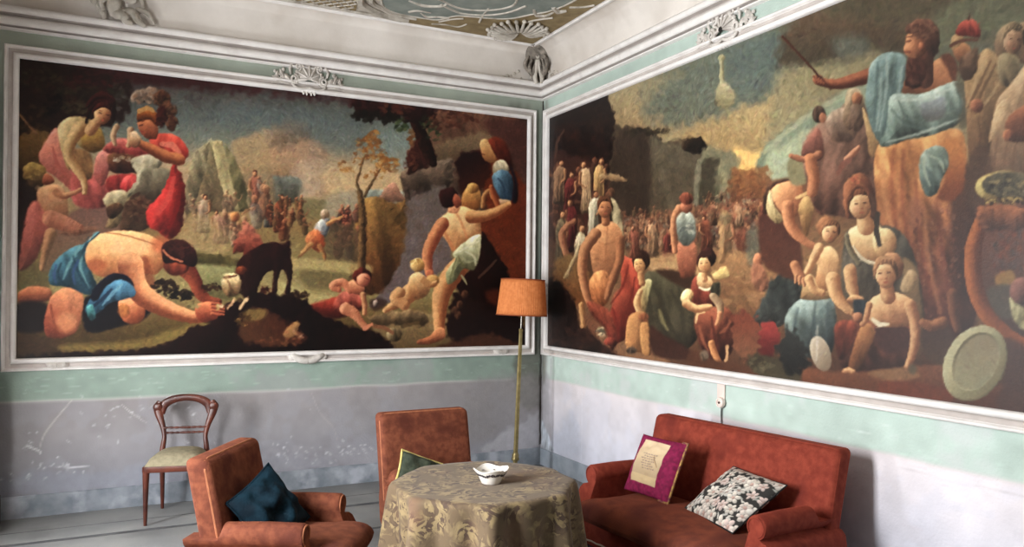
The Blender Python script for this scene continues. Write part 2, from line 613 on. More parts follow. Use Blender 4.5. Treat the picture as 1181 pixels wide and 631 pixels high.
    c.B([(362, 262), (372, 252), (380, 254), (378, 268), (368, 276)], (166, 166, 160), (96, 100, 104), d=(1, .4))
    c.E(374, 247, 5, 6, (176, 150, 126), (120, 90, 66))
    c.K([(378, 258), (386, 254), (394, 250)], [6, 5, 3], (206, 152, 96), (150, 92, 58))
    c.B([(352, 274), (364, 264), (374, 276), (370, 290), (356, 284)], (196, 116, 74), (160, 74, 44), d=(1, .3))
    c.K([(358, 282), (350, 290), (344, 296)], [7, 5, 3], (190, 140, 90), (150, 100, 62))
    c.K([(368, 284), (373, 292), (374, 300)], [6, 5, 3], (176, 120, 76), (120, 76, 46))
    # meadow
    c.B([(335, 298), (380, 300), (425, 306), (422, 318), (380, 314), (336, 312)], (166, 146, 98), soft=3, a=.75)
    c.B([(345, 312), (400, 316), (408, 330), (360, 334)], (98, 86, 58), soft=4, a=.7)
    c.B([(320, 325), (360, 338), (385, 342), (375, 355), (345, 352), (318, 345)], (168, 154, 104), soft=4, a=.8)
    c.B([(225, 293), (255, 295), (285, 300), (282, 312), (250, 310), (228, 304)], (74, 66, 38), soft=2, rough=2, a=.85)
    c.B([(228, 306), (280, 312), (272, 345), (240, 342), (226, 325)], (136, 132, 90), (112, 104, 66), soft=3)
    # sapling
    c.K([(416, 340), (417, 280), (417, 240), (414, 222)], [10, 9, 8, 6], (122, 92, 58), (66, 46, 30), n=.25)
    c.K([(416, 224), (411, 210), (416, 194), (420, 180)], [4, 3, 2.4, 1.2], (112, 88, 58), (80, 58, 38))
    c.K([(420, 226), (428, 212), (436, 198), (442, 188)], [3.6, 3, 2, 1.2], (104, 80, 52), (80, 58, 38))
    for x, y, rx, ry, n, z in [(430, 160, 9, 10, 36, 4.4), (416, 168, 9, 8, 20, 3.4), (432, 176, 13, 8, 36, 4), (446, 190, 14, 9, 44, 4.4), (414, 182, 8, 8, 12, 2.6), (402, 196, 10, 4, 12, 3), (432, 202, 14, 6, 18, 2.8), (394, 190, 8, 4, 8, 3)]:
        c.F(x, y, rx, ry, n, [(150, 98, 46), (132, 82, 36), (170, 122, 66), (116, 76, 44)], z, int(x+y), .8)
    # rocks and grotto
    c.B([(463, 200), (472, 192), (470, 175), (484, 150), (500, 128), (560, 128), (612, 132), (612, 260), (560, 262), (500, 260), (474, 250), (466, 222)], (88, 60, 46), (98, 80, 68), soft=1.6, rough=3)
    c.B([(498, 168), (530, 158), (560, 152), (566, 166), (535, 176), (512, 188), (500, 186)], (126, 104, 80), (104, 84, 62), soft=4, rough=3)
    c.B([(462, 200), (478, 192), (500, 187), (520, 182), (522, 205), (512, 218), (496, 224), (478, 232), (468, 220)], (118, 100, 84), (72, 56, 46), soft=2, rough=2)
    c.B([(470, 232), (490, 222), (506, 214), (520, 228), (520, 300), (500, 318), (470, 338), (440, 352), (426, 352), (452, 322), (466, 282)], (104, 92, 86), (122, 106, 104), soft=2.5, rough=2)
    c.F(488, 270, 24, 50, 60, [(88, 78, 76), (124, 108, 106), (96, 72, 60), (112, 98, 90)], 9, 21, .3, 1.4)
    c.B([(472, 140), (484, 136), (492, 158), (503, 186), (480, 196), (470, 200), (470, 178), (480, 160)], (66, 30, 22), (84, 40, 32), soft=1.6, rough=2)
    c.F(474, 186, 10, 12, 30, [(96, 52, 38), (72, 34, 26), (110, 66, 48)], 4, 9, .6)
    c.K([(474, 128), (482, 148), (490, 168), (499, 188)], [12, 14, 15, 10], (56, 26, 18), (28, 10, 8), n=.3)
    c.B([(408, 116), (450, 116), (496, 124), (500, 142), (478, 146), (466, 140), (445, 136), (424, 138), (410, 132)], (44, 20, 18), soft=2, rough=5)
    for x, y, rx, ry, n, q in [(420, 134, 14, 6, 40, 0), (446, 134, 14, 8, 40, 0), (462, 144, 8, 7, 24, 1), (494, 142, 10, 8, 24, 1), (500, 156, 8, 8, 16, 1), (456, 124, 24, 6, 40, 2), (474, 158, 4, 8, 14, 3), (520, 140, 30, 10, 40, 2)]:
        c.F(x, y, rx, ry, n, [[(26, 20, 14), (34, 26, 20)], [(60, 72, 44), (40, 48, 30), (84, 92, 58)], [(84, 40, 32), (66, 34, 28), (98, 58, 42)], [(124, 84, 48), (104, 66, 38)]][q], 4.4, int(x*3+y), .8)
    c.B([(558, 140), (606, 142), (612, 200), (604, 220), (590, 190), (575, 165)], (84, 48, 42), (104, 66, 58), soft=5, a=.8)
    c.B([(540, 182), (560, 174), (582, 190), (600, 205), (612, 240), (612, 345), (575, 345), (556, 320), (546, 280), (540, 255), (560, 250), (556, 215)], (104, 44, 22), (122, 56, 28), d=(.3, 1), soft=3, rough=2)
    c.B([(526, 184), (544, 174), (560, 178), (566, 196), (556, 216), (540, 226), (530, 222), (528, 200)], (38, 14, 16), (78, 36, 22), d=(.5, 1), soft=2.5, rough=2)
    c.F(575, 280, 30, 50, 70, [(130, 62, 32), (96, 42, 22), (116, 50, 24)], 10, 31, .3)
    # foreground earth
    c.B([(10, 372), (60, 384), (120, 382), (200, 365), (262, 362), (262, 420), (10, 424)], (100, 82, 46), (62, 46, 28), soft=5, rough=3)
    c.B([(10, 386), (70, 392), (60, 404), (10, 410)], (72, 52, 34), soft=4, a=.8)
    c.B([(70, 398), (160, 392), (225, 372), (230, 382), (180, 400), (90, 408)], (138, 118, 66), soft=4, a=.7)
    c.B([(430, 378), (455, 366), (485, 360), (520, 362), (530, 380), (520, 398), (470, 408), (440, 400)], (142, 118, 82), (112, 90, 58), soft=3, rough=2)
    c.B([(515, 396), (550, 380), (590, 378), (612, 390), (612, 404), (515, 404)], (76, 46, 32), soft=4, rough=2)
    c.B([(20, 412), (100, 406), (160, 404), (196, 394), (222, 378), (240, 372), (252, 360), (264, 350), (284, 346), (298, 338), (318, 338), (342, 340), (356, 350), (372, 362), (400, 376), (424, 380), (444, 392), (452, 404), (450, 418), (230, 424), (20, 424)], (26, 9, 8), soft=2, rough=3)
    c.B([(282, 360), (308, 358), (322, 366), (340, 378), (352, 392), (330, 398), (300, 398), (276, 390)], (84, 44, 28), (112, 72, 44), d=(-1, .4), soft=4, rough=3, a=.8)
    c.B([(282, 358), (306, 357), (302, 368), (284, 370)], (126, 104, 60), soft=2.5, a=.8)
    c.B([(326, 384), (336, 373), (346, 374), (340, 386), (330, 390)], (142, 104, 66), soft=1.6, rough=1)
    c.F(345, 386, 8, 3, 8, [(170, 130, 104), (122, 76, 50)], 4, 5)
    c.F(330, 394, 34, 4, 24, [(130, 84, 52), (104, 60, 38)], 4, 6, .6)
    c.F(345, 340, 12, 4, 24, [(34, 16, 10), (44, 22, 14)], 4, 7)
    c.F(305, 334, 6, 3, 12, [(70, 26, 18), (44, 16, 12)], 4, 8)
    c.F(282, 368, 10, 8, 20, [(52, 30, 16), (80, 58, 30), (140, 104, 60)], 5, 10)
    # black dog and its prey
    c.B([(272, 306), (284, 292), (298, 284), (312, 279), (326, 281), (334, 278), (335, 296), (337, 312), (335, 326), (334, 338), (328, 338), (331, 322), (325, 311), (320, 322), (319, 337), (313, 337), (315, 314), (306, 316), (298, 330), (294, 342), (282, 344), (272, 330)], (34, 12, 12), (58, 22, 16), d=(-1, .3), soft=1)
    c.B([(256, 322), (262, 316), (272, 316), (278, 326), (274, 340), (262, 342), (256, 334)], (196, 172, 128), (132, 96, 64), soft=1)
    c.K([(258, 320), (272, 318)], [2, 3, 2], (64, 24, 18))
    c.K([(262, 324), (266, 332)], [2, 3], (104, 70, 48), a=.7)
    c.K([(284, 345), (276, 356)], [4, 3], (212, 176, 132))
    c.K([(270, 346), (262, 356)], [3.4, 2.4], (190, 146, 110))
    c.E(278, 312, 7, 5, (160, 84, 50), (84, 36, 24), a=.8)
    # dark shrubs on the far left
    c.B([(16, 70), (90, 78), (146, 92), (150, 118), (140, 140), (112, 146), (84, 140), (66, 150), (56, 168), (34, 190), (16, 200)], (44, 26, 22), soft=4, rough=4)
    for x, y, rx, ry, n, q in [(48, 92, 24, 14, 60, 0), (90, 110, 30, 18, 80, 0), (62, 122, 14, 12, 40, 1), (40, 140, 18, 20, 50, 2), (110, 92, 36, 10, 50, 3), (136, 110, 10, 16, 24, 4), (86, 124, 16, 8, 24, 5)]:
        c.F(x, y, rx, ry, n, [[(50, 46, 26), (36, 30, 20), (64, 58, 36), (66, 30, 22)], [(14, 8, 8), (22, 12, 10)], [(58, 42, 24), (40, 26, 18), (72, 56, 32)], [(78, 26, 24), (54, 22, 24)], [(88, 86, 84), (66, 70, 60), (52, 58, 36)], [(84, 78, 50), (70, 60, 40)]][q], 5, int(x+y*2), .55)
    c.B([(20, 160), (44, 150), (58, 158), (54, 186), (40, 200), (20, 196)], (112, 84, 46), (84, 60, 34), soft=3, rough=3)
    c.K([(22, 132), (32, 144), (40, 152)], [2, 3, 4], (130, 96, 66))
    c.B([(16, 200), (40, 214), (44, 250), (28, 300), (16, 320)], (40, 20, 16), soft=3)
    c.B([(22, 306), (52, 306), (56, 332), (40, 340), (20, 336)], (102, 92, 60), soft=3, rough=2)
    loose_brush(c, 26000, 2.4, 3, .5)
    # woman in pink bending forward, child beside her
    c.B([(60, 262), (110, 232), (140, 240), (142, 272), (110, 280), (60, 312), (46, 306)], (116, 86, 76), (132, 106, 80), soft=4)
    c.B([(64, 148), (54, 160), (44, 180), (52, 196), (66, 206), (82, 220), (100, 232), (112, 222), (106, 200), (88, 176), (78, 158)], (198, 122, 104), (176, 96, 86), soft=1.5)
    c.B([(84, 196), (104, 200), (124, 214), (134, 224), (122, 238), (96, 240), (82, 228)], (150, 76, 70), (168, 84, 78), soft=2)
    c.K([(60, 170), (66, 190), (80, 206)], [3, 5, 3], (160, 84, 74), a=.6)
    c.B([(66, 150), (74, 138), (88, 134), (104, 138), (116, 148), (120, 168), (108, 176), (92, 170), (84, 162), (80, 196), (72, 180)], (198, 172, 126), (142, 112, 60), d=(1, .4), soft=1.2)
    c.B([(96, 152), (110, 146), (118, 156), (118, 170), (104, 176), (94, 168)], (166, 132, 66), (122, 88, 44), soft=1.5)
    c.B([(86, 172), (104, 178), (106, 204), (96, 206), (86, 190)], (116, 86, 56), soft=2)
    c.K([(92, 148), (82, 162), (79, 178), (86, 192), (96, 208), (97, 222)], [18, 14, 12, 11, 8, 6], (212, 174, 124), (158, 112, 70))
    c.B([(100, 128), (106, 112), (118, 106), (130, 112), (134, 128), (130, 142), (126, 134), (116, 124), (106, 128), (102, 140), (98, 142)], (70, 22, 18), (40, 14, 12), soft=1.2, rough=1)
    c.K([(110, 142), (104, 150)], [12, 14], (206, 160, 114), (150, 100, 66))
    c.face(118, 132, 10, 12, 14, (220, 172, 122), (146, 88, 58), .5, hair=(74, 26, 20))
    c.K([(101, 122), (108, 113), (120, 111), (130, 118)], [5, 7, 7, 4], (74, 26, 20), (44, 14, 12))
    c.B([(28, 206), (26, 196), (34, 188), (46, 188), (54, 196), (52, 208), (44, 216), (34, 214)], (142, 118, 66), (84, 58, 34), soft=1.4, rough=2)
    c.F(38, 200, 10, 9, 24, [(160, 134, 78), (112, 86, 46)], 4, 44, .6)
    c.B([(52, 200), (60, 204), (62, 210), (54, 214), (48, 210)], (166, 98, 70), (128, 62, 44), soft=1)
    c.B([(42, 222), (54, 214), (68, 214), (76, 226), (78, 244), (74, 256), (56, 258), (46, 244)], (190, 140, 104), (156, 106, 76), soft=1.5)
    c.K([(62, 220), (72, 226), (84, 223), (92, 219)], [9, 8, 6, 5], (200, 146, 106), (150, 92, 66))
    c.B([(32, 240), (42, 232), (50, 244), (58, 258), (50, 276), (40, 300), (22, 312), (24, 280)], (170, 94, 82), (146, 84, 74), soft=2)
    c.K([(58, 252), (74, 258), (90, 264)], [20, 18, 12], (188, 126, 98), (140, 86, 66))
    c.K([(58, 270), (52, 290), (48, 310)], [14, 10, 6], (176, 128, 92), (126, 96, 70))
    c.B([(68, 268), (104, 262), (110, 266), (84, 272)], (112, 76, 56), soft=2, a=.7)
    # pink and red draperies in the middle, basket, white kids
    c.B([(108, 196), (112, 178), (124, 172), (132, 178), (126, 196), (118, 214), (110, 208)], (198, 124, 112), (168, 90, 82), soft=1.2)
    c.B([(118, 172), (136, 160), (158, 164), (172, 176), (156, 184), (134, 180)], (190, 98, 88), (148, 54, 52), soft=1.6)
    c.K([(134, 146), (130, 156), (132, 166)], [7, 7, 5], (206, 170, 130), (150, 110, 82))
    c.K([(150, 150), (150, 160), (148, 168)], [8, 8, 6], (198, 158, 120), (140, 96, 68))
    c.B([(125, 204), (150, 200), (158, 206), (148, 218), (132, 224), (122, 216)], (144, 50, 48), (112, 44, 40), soft=2)
    c.B([(126, 178), (150, 178), (164, 186), (162, 198), (132, 200), (124, 190)], (104, 70, 46), (70, 34, 26), soft=1.4, rough=1)
    c.F(140, 183, 9, 4, 12, [(170, 160, 140), (146, 120, 88), (84, 46, 30)], 4, 12)
    c.B([(138, 216), (144, 204), (156, 204), (156, 218), (146, 222)], (198, 74, 70), (170, 50, 52), soft=1.4)
    # soldier
    c.B([(150, 186), (168, 178), (186, 186), (180, 198), (168, 214), (156, 224), (144, 226), (158, 204)], (164, 154, 128), (128, 122, 98), soft=1.5, rough=1)
    c.B([(166, 196), (196, 196), (200, 216), (182, 236), (160, 240), (152, 228), (160, 210)], (104, 96, 78), (68, 56, 44), soft=1.6)
    c.B([(140, 238), (160, 226), (176, 236), (172, 262), (140, 266)], (82, 56, 42), (96, 70, 50), soft=2, rough=2)
    c.F(158, 240, 12, 16, 24, [(58, 34, 26), (110, 84, 60), (84, 50, 36)], 5, 13, .7)
    c.B([(118, 230), (130, 220), (146, 222), (142, 240), (136, 260), (122, 262), (126, 246)], (172, 158, 124), (136, 112, 78), soft=1.5)
    c.B([(122, 240), (134, 234), (142, 238), (136, 248), (126, 252)], (92, 66, 44), (66, 42, 30), soft=1.2)
    c.B([(198, 188), (206, 196), (213, 212), (212, 236), (211, 254), (206, 268), (194, 276), (184, 268), (172, 262), (168, 246), (176, 232), (186, 222), (194, 206)], (172, 50, 46), (116, 34, 30), d=(1, .3), soft=1.2, rough=1.5)
    c.K([(200, 205), (194, 228), (182, 246)], [4, 7, 5], (200, 78, 68), a=.7)
    c.K([(208, 212), (204, 240), (194, 262)], [3, 5, 4], (118, 26, 26), a=.7)
    c.K([(190, 230), (182, 240), (176, 254)], [3, 4, 3], (190, 66, 60), a=.6)
    c.B([(172, 160), (186, 154), (202, 156), (214, 168), (216, 180), (206, 188), (192, 180), (178, 172)], (188, 72, 58), (142, 40, 36), soft=1.2)
    c.K([(186, 166), (198, 168), (206, 176)], [5, 8, 6], (204, 118, 96), a=.75)
    c.K([(206, 184), (190, 180), (174, 172), (162, 166), (154, 158)], [14, 14, 12, 9, 8], (184, 112, 70), (118, 60, 34), lit=(-.2, -1))
    c.B([(150, 154), (156, 152), (162, 160), (158, 170), (150, 168)], (206, 170, 132), (150, 100, 70))
    c.B([(158, 142), (164, 136), (176, 138), (182, 150), (180, 160), (170, 160), (162, 154)], (178, 108, 72), (132, 66, 42), soft=1)
    c.K([(160, 145), (164, 144)], [1.4, 1.8], (70, 34, 26), a=.7)
    c.K([(160, 152), (165, 152)], [1.2, 1.6], (140, 54, 44), a=.7)
    c.B([(158, 140), (158, 130), (166, 124), (178, 128), (184, 140), (180, 146), (172, 138), (162, 140)], (150, 88, 36), (96, 42, 20), soft=1)
    c.K([(160, 128), (170, 125), (176, 128)], [5, 6, 4], (168, 124, 74))
    for x, y, rx, ry, q in [(164, 112, 13, 8, 0), (174, 108, 12, 7, 0), (186, 114, 10, 9, 1), (194, 128, 8, 12, 1), (186, 134, 6, 12, 2), (198, 142, 6, 8, 1)]:
        c.E(x, y, rx, ry, [(136, 116, 100), (96, 62, 42), (66, 24, 18)][q], tuple(v*.7 for v in [(136, 116, 100), (96, 62, 42), (66, 24, 18)][q]), soft=2, rough=2)
        c.F(x, y, rx, ry, 18, [[(156, 138, 120), (112, 92, 80), (128, 96, 74)], [(84, 46, 30), (120, 80, 52), (64, 30, 22)], [(52, 18, 14), (86, 34, 22)]][q], 4, int(x*y), .6)
    # kneeling man gathering from the ground
    c.B([(22, 336), (40, 330), (58, 334), (56, 346), (36, 350), (22, 350)], (178, 108, 76), (130, 70, 46), soft=1.4)
    c.B([(16, 352), (52, 350), (54, 376), (40, 384), (16, 380)], (34, 18, 20), soft=3)
    c.B([(96, 346), (120, 338), (160, 330), (176, 344), (168, 366), (140, 376), (100, 382)], (20, 14, 22), soft=2.5)
    c.B([(60, 340), (74, 332), (88, 332), (96, 346), (92, 370), (86, 384), (70, 390), (54, 388), (50, 372), (54, 354)], (212, 134, 96), (150, 76, 56), d=(-.7, .8), soft=1.3)
    c.K([(58, 352), (62, 372), (66, 384)], [3, 3, 2], (120, 60, 44), a=.6)
    c.E(76, 372, 12, 12, (226, 152, 108), soft=5, a=.6)
    c.B([(136, 352), (142, 342), (156, 340), (166, 350), (166, 366), (154, 374), (142, 370)], (220, 142, 98), (160, 84, 54), d=(.4, .9), soft=1.2)
    c.E(142, 358, 7, 8, (150, 92, 46), soft=2, a=.7)
    c.B([(98, 282), (104, 274), (122, 268), (146, 266), (168, 270), (184, 278), (194, 288), (190, 304), (180, 316), (166, 318), (160, 340), (146, 330), (132, 318), (118, 320), (104, 312), (97, 298)], (234, 166, 112), (192, 112, 70), d=(.2, 1), soft=1.2)
    c.E(150, 286, 26, 12, (244, 182, 130), soft=8, a=.7)
    c.E(186, 282, 12, 10, (176, 88, 58), soft=5, a=.7)
    c.E(110, 306, 12, 8, (160, 88, 56), soft=4, a=.8)
    c.K([(122, 268), (150, 273), (178, 282)], [1.4, 2, 1.4], (150, 84, 52), a=.7)
    c.K([(166, 300), (170, 318), (176, 330)], [10, 12, 8], (122, 62, 40), soft=3, a=.7)
    c.K([(150, 306), (156, 330), (172, 346), (196, 358), (224, 366), (246, 362)], [30, 27, 24, 19, 14, 11], (228, 152, 106), (150, 82, 54), lit=(.2, -1))
    c.K([(210, 306), (222, 320), (230, 338), (240, 346), (252, 348)], [22, 17, 14, 11, 7], (160, 84, 58), (96, 36, 26))
    c.B([(226, 352), (240, 348), (252, 352), (250, 366), (236, 372), (226, 366)], (190, 108, 74), (140, 64, 46), soft=1)
    for k in range(4):
        c.K([(244, 350+k*4), (252, 351+k*4), (258, 354+k*3)], [4, 3.4, 2], (196, 112, 78), (120, 52, 40))
    c.F(253, 354, 4, 3, 9, [(214, 200, 160), (160, 140, 90)], 3, 2)
    c.F(222, 352, 8, 3, 10, [(140, 128, 86), (96, 84, 52)], 4, 22)
    c.B([(188, 302), (200, 296), (218, 302), (214, 314), (200, 318), (190, 312)], (150, 78, 52), (104, 44, 32), soft=1.4)
    c.B([(186, 294), (188, 282), (200, 276), (214, 278), (224, 288), (227, 300), (222, 308), (206, 304), (194, 304), (188, 302)], (58, 26, 22), (38, 12, 12), soft=1.3, rough=1)
    c.F(208, 290, 14, 9, 40, [(84, 42, 32), (40, 16, 14), (66, 30, 24)], 4, 91, .6)
    c.K([(188, 289), (196, 297), (210, 302)], [2.4, 2.6, 2], (184, 112, 84))
    c.B([(98, 280), (110, 268), (114, 270), (100, 284), (98, 302), (106, 316), (112, 334), (100, 340), (80, 332), (58, 328), (56, 316), (64, 300), (82, 286)], (88, 132, 140), (52, 88, 104), d=(-.3, 1), soft=1.3)
    for p, q in [([(92, 284), (80, 304), (72, 322)], 0), ([(98, 290), (92, 308), (102, 332)], 0), ([(84, 296), (92, 318), (104, 336)], 1), ([(70, 304), (66, 318), (76, 328)], 1), ([(64, 306), (62, 318), (64, 326)], 2), ([(90, 300), (84, 314), (86, 328)], 2), ([(102, 274), (96, 290), (97, 300)], 1)]:
        c.K(p, [2, 4, 2], [(118, 160, 160), (34, 62, 78), (58, 82, 124)][q], a=.7, soft=1.4)
    c.B([(124, 328), (138, 322), (150, 326), (156, 340), (142, 346), (126, 350), (112, 362), (98, 360), (104, 344)], (78, 122, 146), (48, 86, 108), soft=1.3)
    c.K([(128, 334), (116, 346), (104, 356)], [3, 4, 3], (28, 48, 70), a=.8)
    c.K([(140, 328), (128, 340), (118, 352)], [3, 4, 2], (112, 154, 168), a=.7)
    c.B([(104, 344), (110, 330), (128, 316), (146, 318), (154, 330), (140, 322), (122, 330), (112, 346)], (18, 18, 34), soft=1.4)
    c.B([(98, 356), (106, 352), (110, 366), (104, 370)], (84, 144, 142), (44, 84, 90), soft=1.2)
    c.F(190, 330, 14, 8, 40, [(30, 14, 10), (46, 30, 18)], 5, 15, .8)
    c.F(206, 340, 16, 6, 40, [(18, 10, 8), (34, 20, 14)], 5, 16, .8)
    c.F(244, 332, 10, 5, 24, [(34, 16, 12), (60, 34, 20)], 4, 17, .8)
    # standing man, woman in blue with child
    c.B([(552, 268), (566, 280), (580, 304), (590, 330), (576, 350), (552, 354), (534, 344), (526, 326), (544, 308)], (28, 9, 9), soft=2, rough=2)
    c.B([(524, 340), (548, 346), (584, 352), (606, 380), (606, 398), (560, 384), (530, 392), (514, 384)], (34, 14, 12), soft=3, rough=3)
    c.K([(552, 320), (566, 306), (572, 300)], [3, 3, 2], (110, 84, 66), a=.6)
    for x, y in [(530, 352), (536, 340), (528, 364), (524, 358)]:
        c.E(x, y, 4, 5, (128, 92, 64), (70, 40, 28), soft=1.5, a=.7)
    c.B([(560, 336), (584, 334), (590, 352), (566, 350)], (96, 44, 24), soft=4, a=.8)
    c.B([(560, 168), (568, 158), (580, 162), (588, 178), (590, 196), (580, 194), (574, 182)], (96, 40, 24), (64, 24, 18), soft=2)
    c.B([(553, 164), (560, 160), (566, 170), (572, 184), (566, 188), (558, 184), (554, 174)], (214, 164, 108), (168, 110, 66), soft=1.1)
    c.K([(554, 178), (558, 178)], [1.4, 1.4], (84, 44, 30), a=.7)
    c.B([(568, 190), (576, 184), (584, 188), (586, 198), (572, 206), (568, 200)], (178, 164, 134), (130, 116, 92), soft=1.3)
    c.B([(568, 202), (578, 196), (588, 200), (592, 214), (590, 230), (580, 234), (574, 224), (568, 212)], (92, 122, 138), (48, 70, 88), d=(1, .5), soft=1.2)
    c.K([(574, 206), (580, 214), (582, 228)], [2, 3, 2], (44, 64, 82), a=.7)
    c.B([(588, 192), (596, 208), (596, 232), (590, 232), (592, 212)], (30, 22, 32), soft=2)
    c.B([(574, 230), (588, 232), (584, 240), (574, 238)], (190, 152, 116), (150, 104, 70))
    c.B([(532, 228), (538, 216), (548, 214), (554, 224), (552, 240), (540, 244), (532, 238)], (204, 148, 86), (158, 98, 52), soft=1.2)
    c.E(545, 217, 7, 6, (214, 164, 96), (150, 98, 52), soft=1.2)
    c.K([(556, 238), (558, 226), (564, 220), (568, 228)], [5, 5, 5, 4], (204, 146, 92), (150, 92, 54))
    c.K([(566, 216), (570, 228), (574, 238)], [6, 7, 6], (190, 110, 66), (130, 60, 34))
    c.B([(506, 254), (514, 246), (526, 238), (540, 240), (552, 246), (554, 260), (554, 274), (542, 280), (524, 292), (516, 280), (508, 268)], (238, 182, 126), (206, 140, 92), d=(.6, .8), soft=1.2)
    c.E(536, 258, 10, 14, (244, 192, 136), soft=5, a=.6)
    c.K([(524, 242), (532, 258), (538, 274)], [3, 3, 2], (206, 128, 86), a=.7, soft=1.4)
    c.K([(510, 262), (516, 276), (523, 288)], [3, 4, 3], (182, 112, 72), a=.7, soft=1.6)
    c.K([(544, 250), (558, 249), (572, 244), (586, 236)], [16, 13, 11, 7], (228, 164, 108), (160, 92, 56), lit=(-.1, -1))
    c.K([(510, 258), (500, 274), (493, 292), (493, 308), (496, 318)], [15, 15, 13, 11, 8], (218, 142, 98), (150, 78, 54))
    c.E(495, 316, 5, 5, (186, 104, 74), soft=1.2)
    c.B([(516, 244), (520, 236), (530, 238), (526, 246)], (220, 146, 104))
    c.E(517, 228, 11, 12, (52, 24, 22), (34, 14, 16), soft=1.2, rough=1)
    c.B([(524, 224), (530, 228), (531, 236), (526, 240), (522, 234)], (176, 98, 70), (130, 64, 46))
    c.K([(536, 300), (522, 316), (510, 336), (507, 352), (506, 370), (506, 384)], [20, 24, 22, 18, 14, 11], (228, 162, 108), (152, 88, 54))
    c.B([(504, 378), (512, 380), (512, 390), (498, 396), (482, 397), (482, 392), (494, 388)], (206, 132, 90), (152, 88, 60), soft=1)
    c.B([(522, 292), (534, 280), (552, 270), (554, 282), (552, 298), (546, 312), (534, 310), (526, 322), (516, 328), (514, 314), (524, 300)], (184, 182, 142), (128, 128, 92), soft=1.2)
    for p, q in [([(526, 292), (540, 284), (552, 278)], 0), ([(528, 296), (534, 306), (546, 310)], 1), ([(526, 298), (522, 310), (518, 324)], 1), ([(536, 290), (546, 296), (548, 306)], 0), ([(532, 294), (538, 302), (548, 300)], 2)]:
        c.K(p, [1.6, 3, 1.4], [(206, 204, 168), (98, 98, 66), (152, 150, 116)][q], a=.7)
    c.K([(532, 318), (538, 328)], [2, 3, 1], (150, 146, 110))
    # children on the ground
    c.B([(474, 318), (482, 314), (492, 322), (496, 332), (490, 342), (478, 346), (470, 340), (470, 326)], (222, 174, 120), (176, 118, 76), soft=1.2)
    c.K([(486, 322), (496, 328), (502, 326)], [8, 7, 5], (214, 162, 110), (160, 104, 66))
    c.E(498, 324, 8, 7, (206, 156, 96), (160, 110, 60), soft=1.2)
    c.K([(472, 338), (466, 346), (454, 352), (444, 358)], [20, 15, 10, 7], (216, 164, 112), (158, 100, 64))
    c.K([(460, 338), (456, 344), (466, 352)], [14, 14, 12], (212, 160, 110), (164, 106, 68))
    c.E(481, 306, 8, 8, (222, 184, 122), (172, 122, 70), soft=1.2)
    c.F(480, 302, 7, 4, 12, [(196, 156, 92), (160, 116, 62)], 3, 3)
    c.B([(474, 318), (482, 314), (491, 322), (494, 332), (488, 341), (478, 344), (471, 338), (471, 326)], (226, 178, 124), (176, 118, 76), soft=1.2)
    c.K([(486, 322), (496, 328), (502, 326)], [8, 7, 5], (214, 162, 110), (160, 104, 66))
    c.B([(426, 348), (436, 344), (446, 348), (440, 356), (430, 358)], (58, 34, 26), soft=2.5, a=.7)
    c.E(433, 350, 3, 4, (150, 132, 120), (80, 64, 56), soft=1)
    c.B([(424, 366), (446, 360), (476, 358), (494, 366), (488, 376), (458, 374), (436, 376)], (122, 100, 72), (92, 72, 48), soft=2, rough=2)
    c.E(454, 386, 9, 8, (140, 122, 90), (84, 66, 42), soft=1.3)
    c.K([(464, 376), (474, 374), (482, 372)], [5, 4, 3], (92, 72, 46))
    c.K([(430, 376), (442, 378), (452, 384)], [4, 5, 4], (126, 84, 58))
    c.B([(358, 352), (376, 346), (396, 342), (414, 346), (418, 356), (404, 362), (388, 368), (372, 364)], (122, 48, 36), (84, 28, 22), soft=2, rough=1)
    c.B([(386, 346), (396, 336), (412, 338), (420, 348), (412, 356), (396, 360), (384, 358)], (172, 92, 76), (132, 58, 46), soft=1.6)
    c.K([(404, 334), (394, 326), (384, 330), (390, 334)], [10, 10, 10, 7], (216, 142, 106), (158, 84, 60))
    c.B([(402, 326), (412, 322), (420, 332), (416, 340), (406, 338)], (222, 152, 112), (170, 96, 70), soft=1.2)
    c.E(417, 319, 11, 10, (84, 34, 26), (54, 18, 16), soft=1.3, rough=1)
    c.E(419, 323, 8, 8, (222, 146, 112), (164, 84, 64), soft=1.1)
    c.K([(420, 320), (424, 322)], [1.2, 1.4], (84, 40, 30), a=.7)
    c.K([(418, 340), (420, 352), (420, 362)], [7, 6, 5], (206, 146, 104), (140, 86, 58))
    c.K([(398, 356), (408, 362), (416, 372), (422, 378)], [14, 12, 8, 6], (222, 150, 112), (160, 90, 64))
    c.K([(420, 379), (428, 374)], [5, 3], (198, 122, 92))
    loose_brush(c, 30000, 1.8, 4, .42)
    finish(c, .9)
    glaze(c, .16, (1.04, .95, .84))

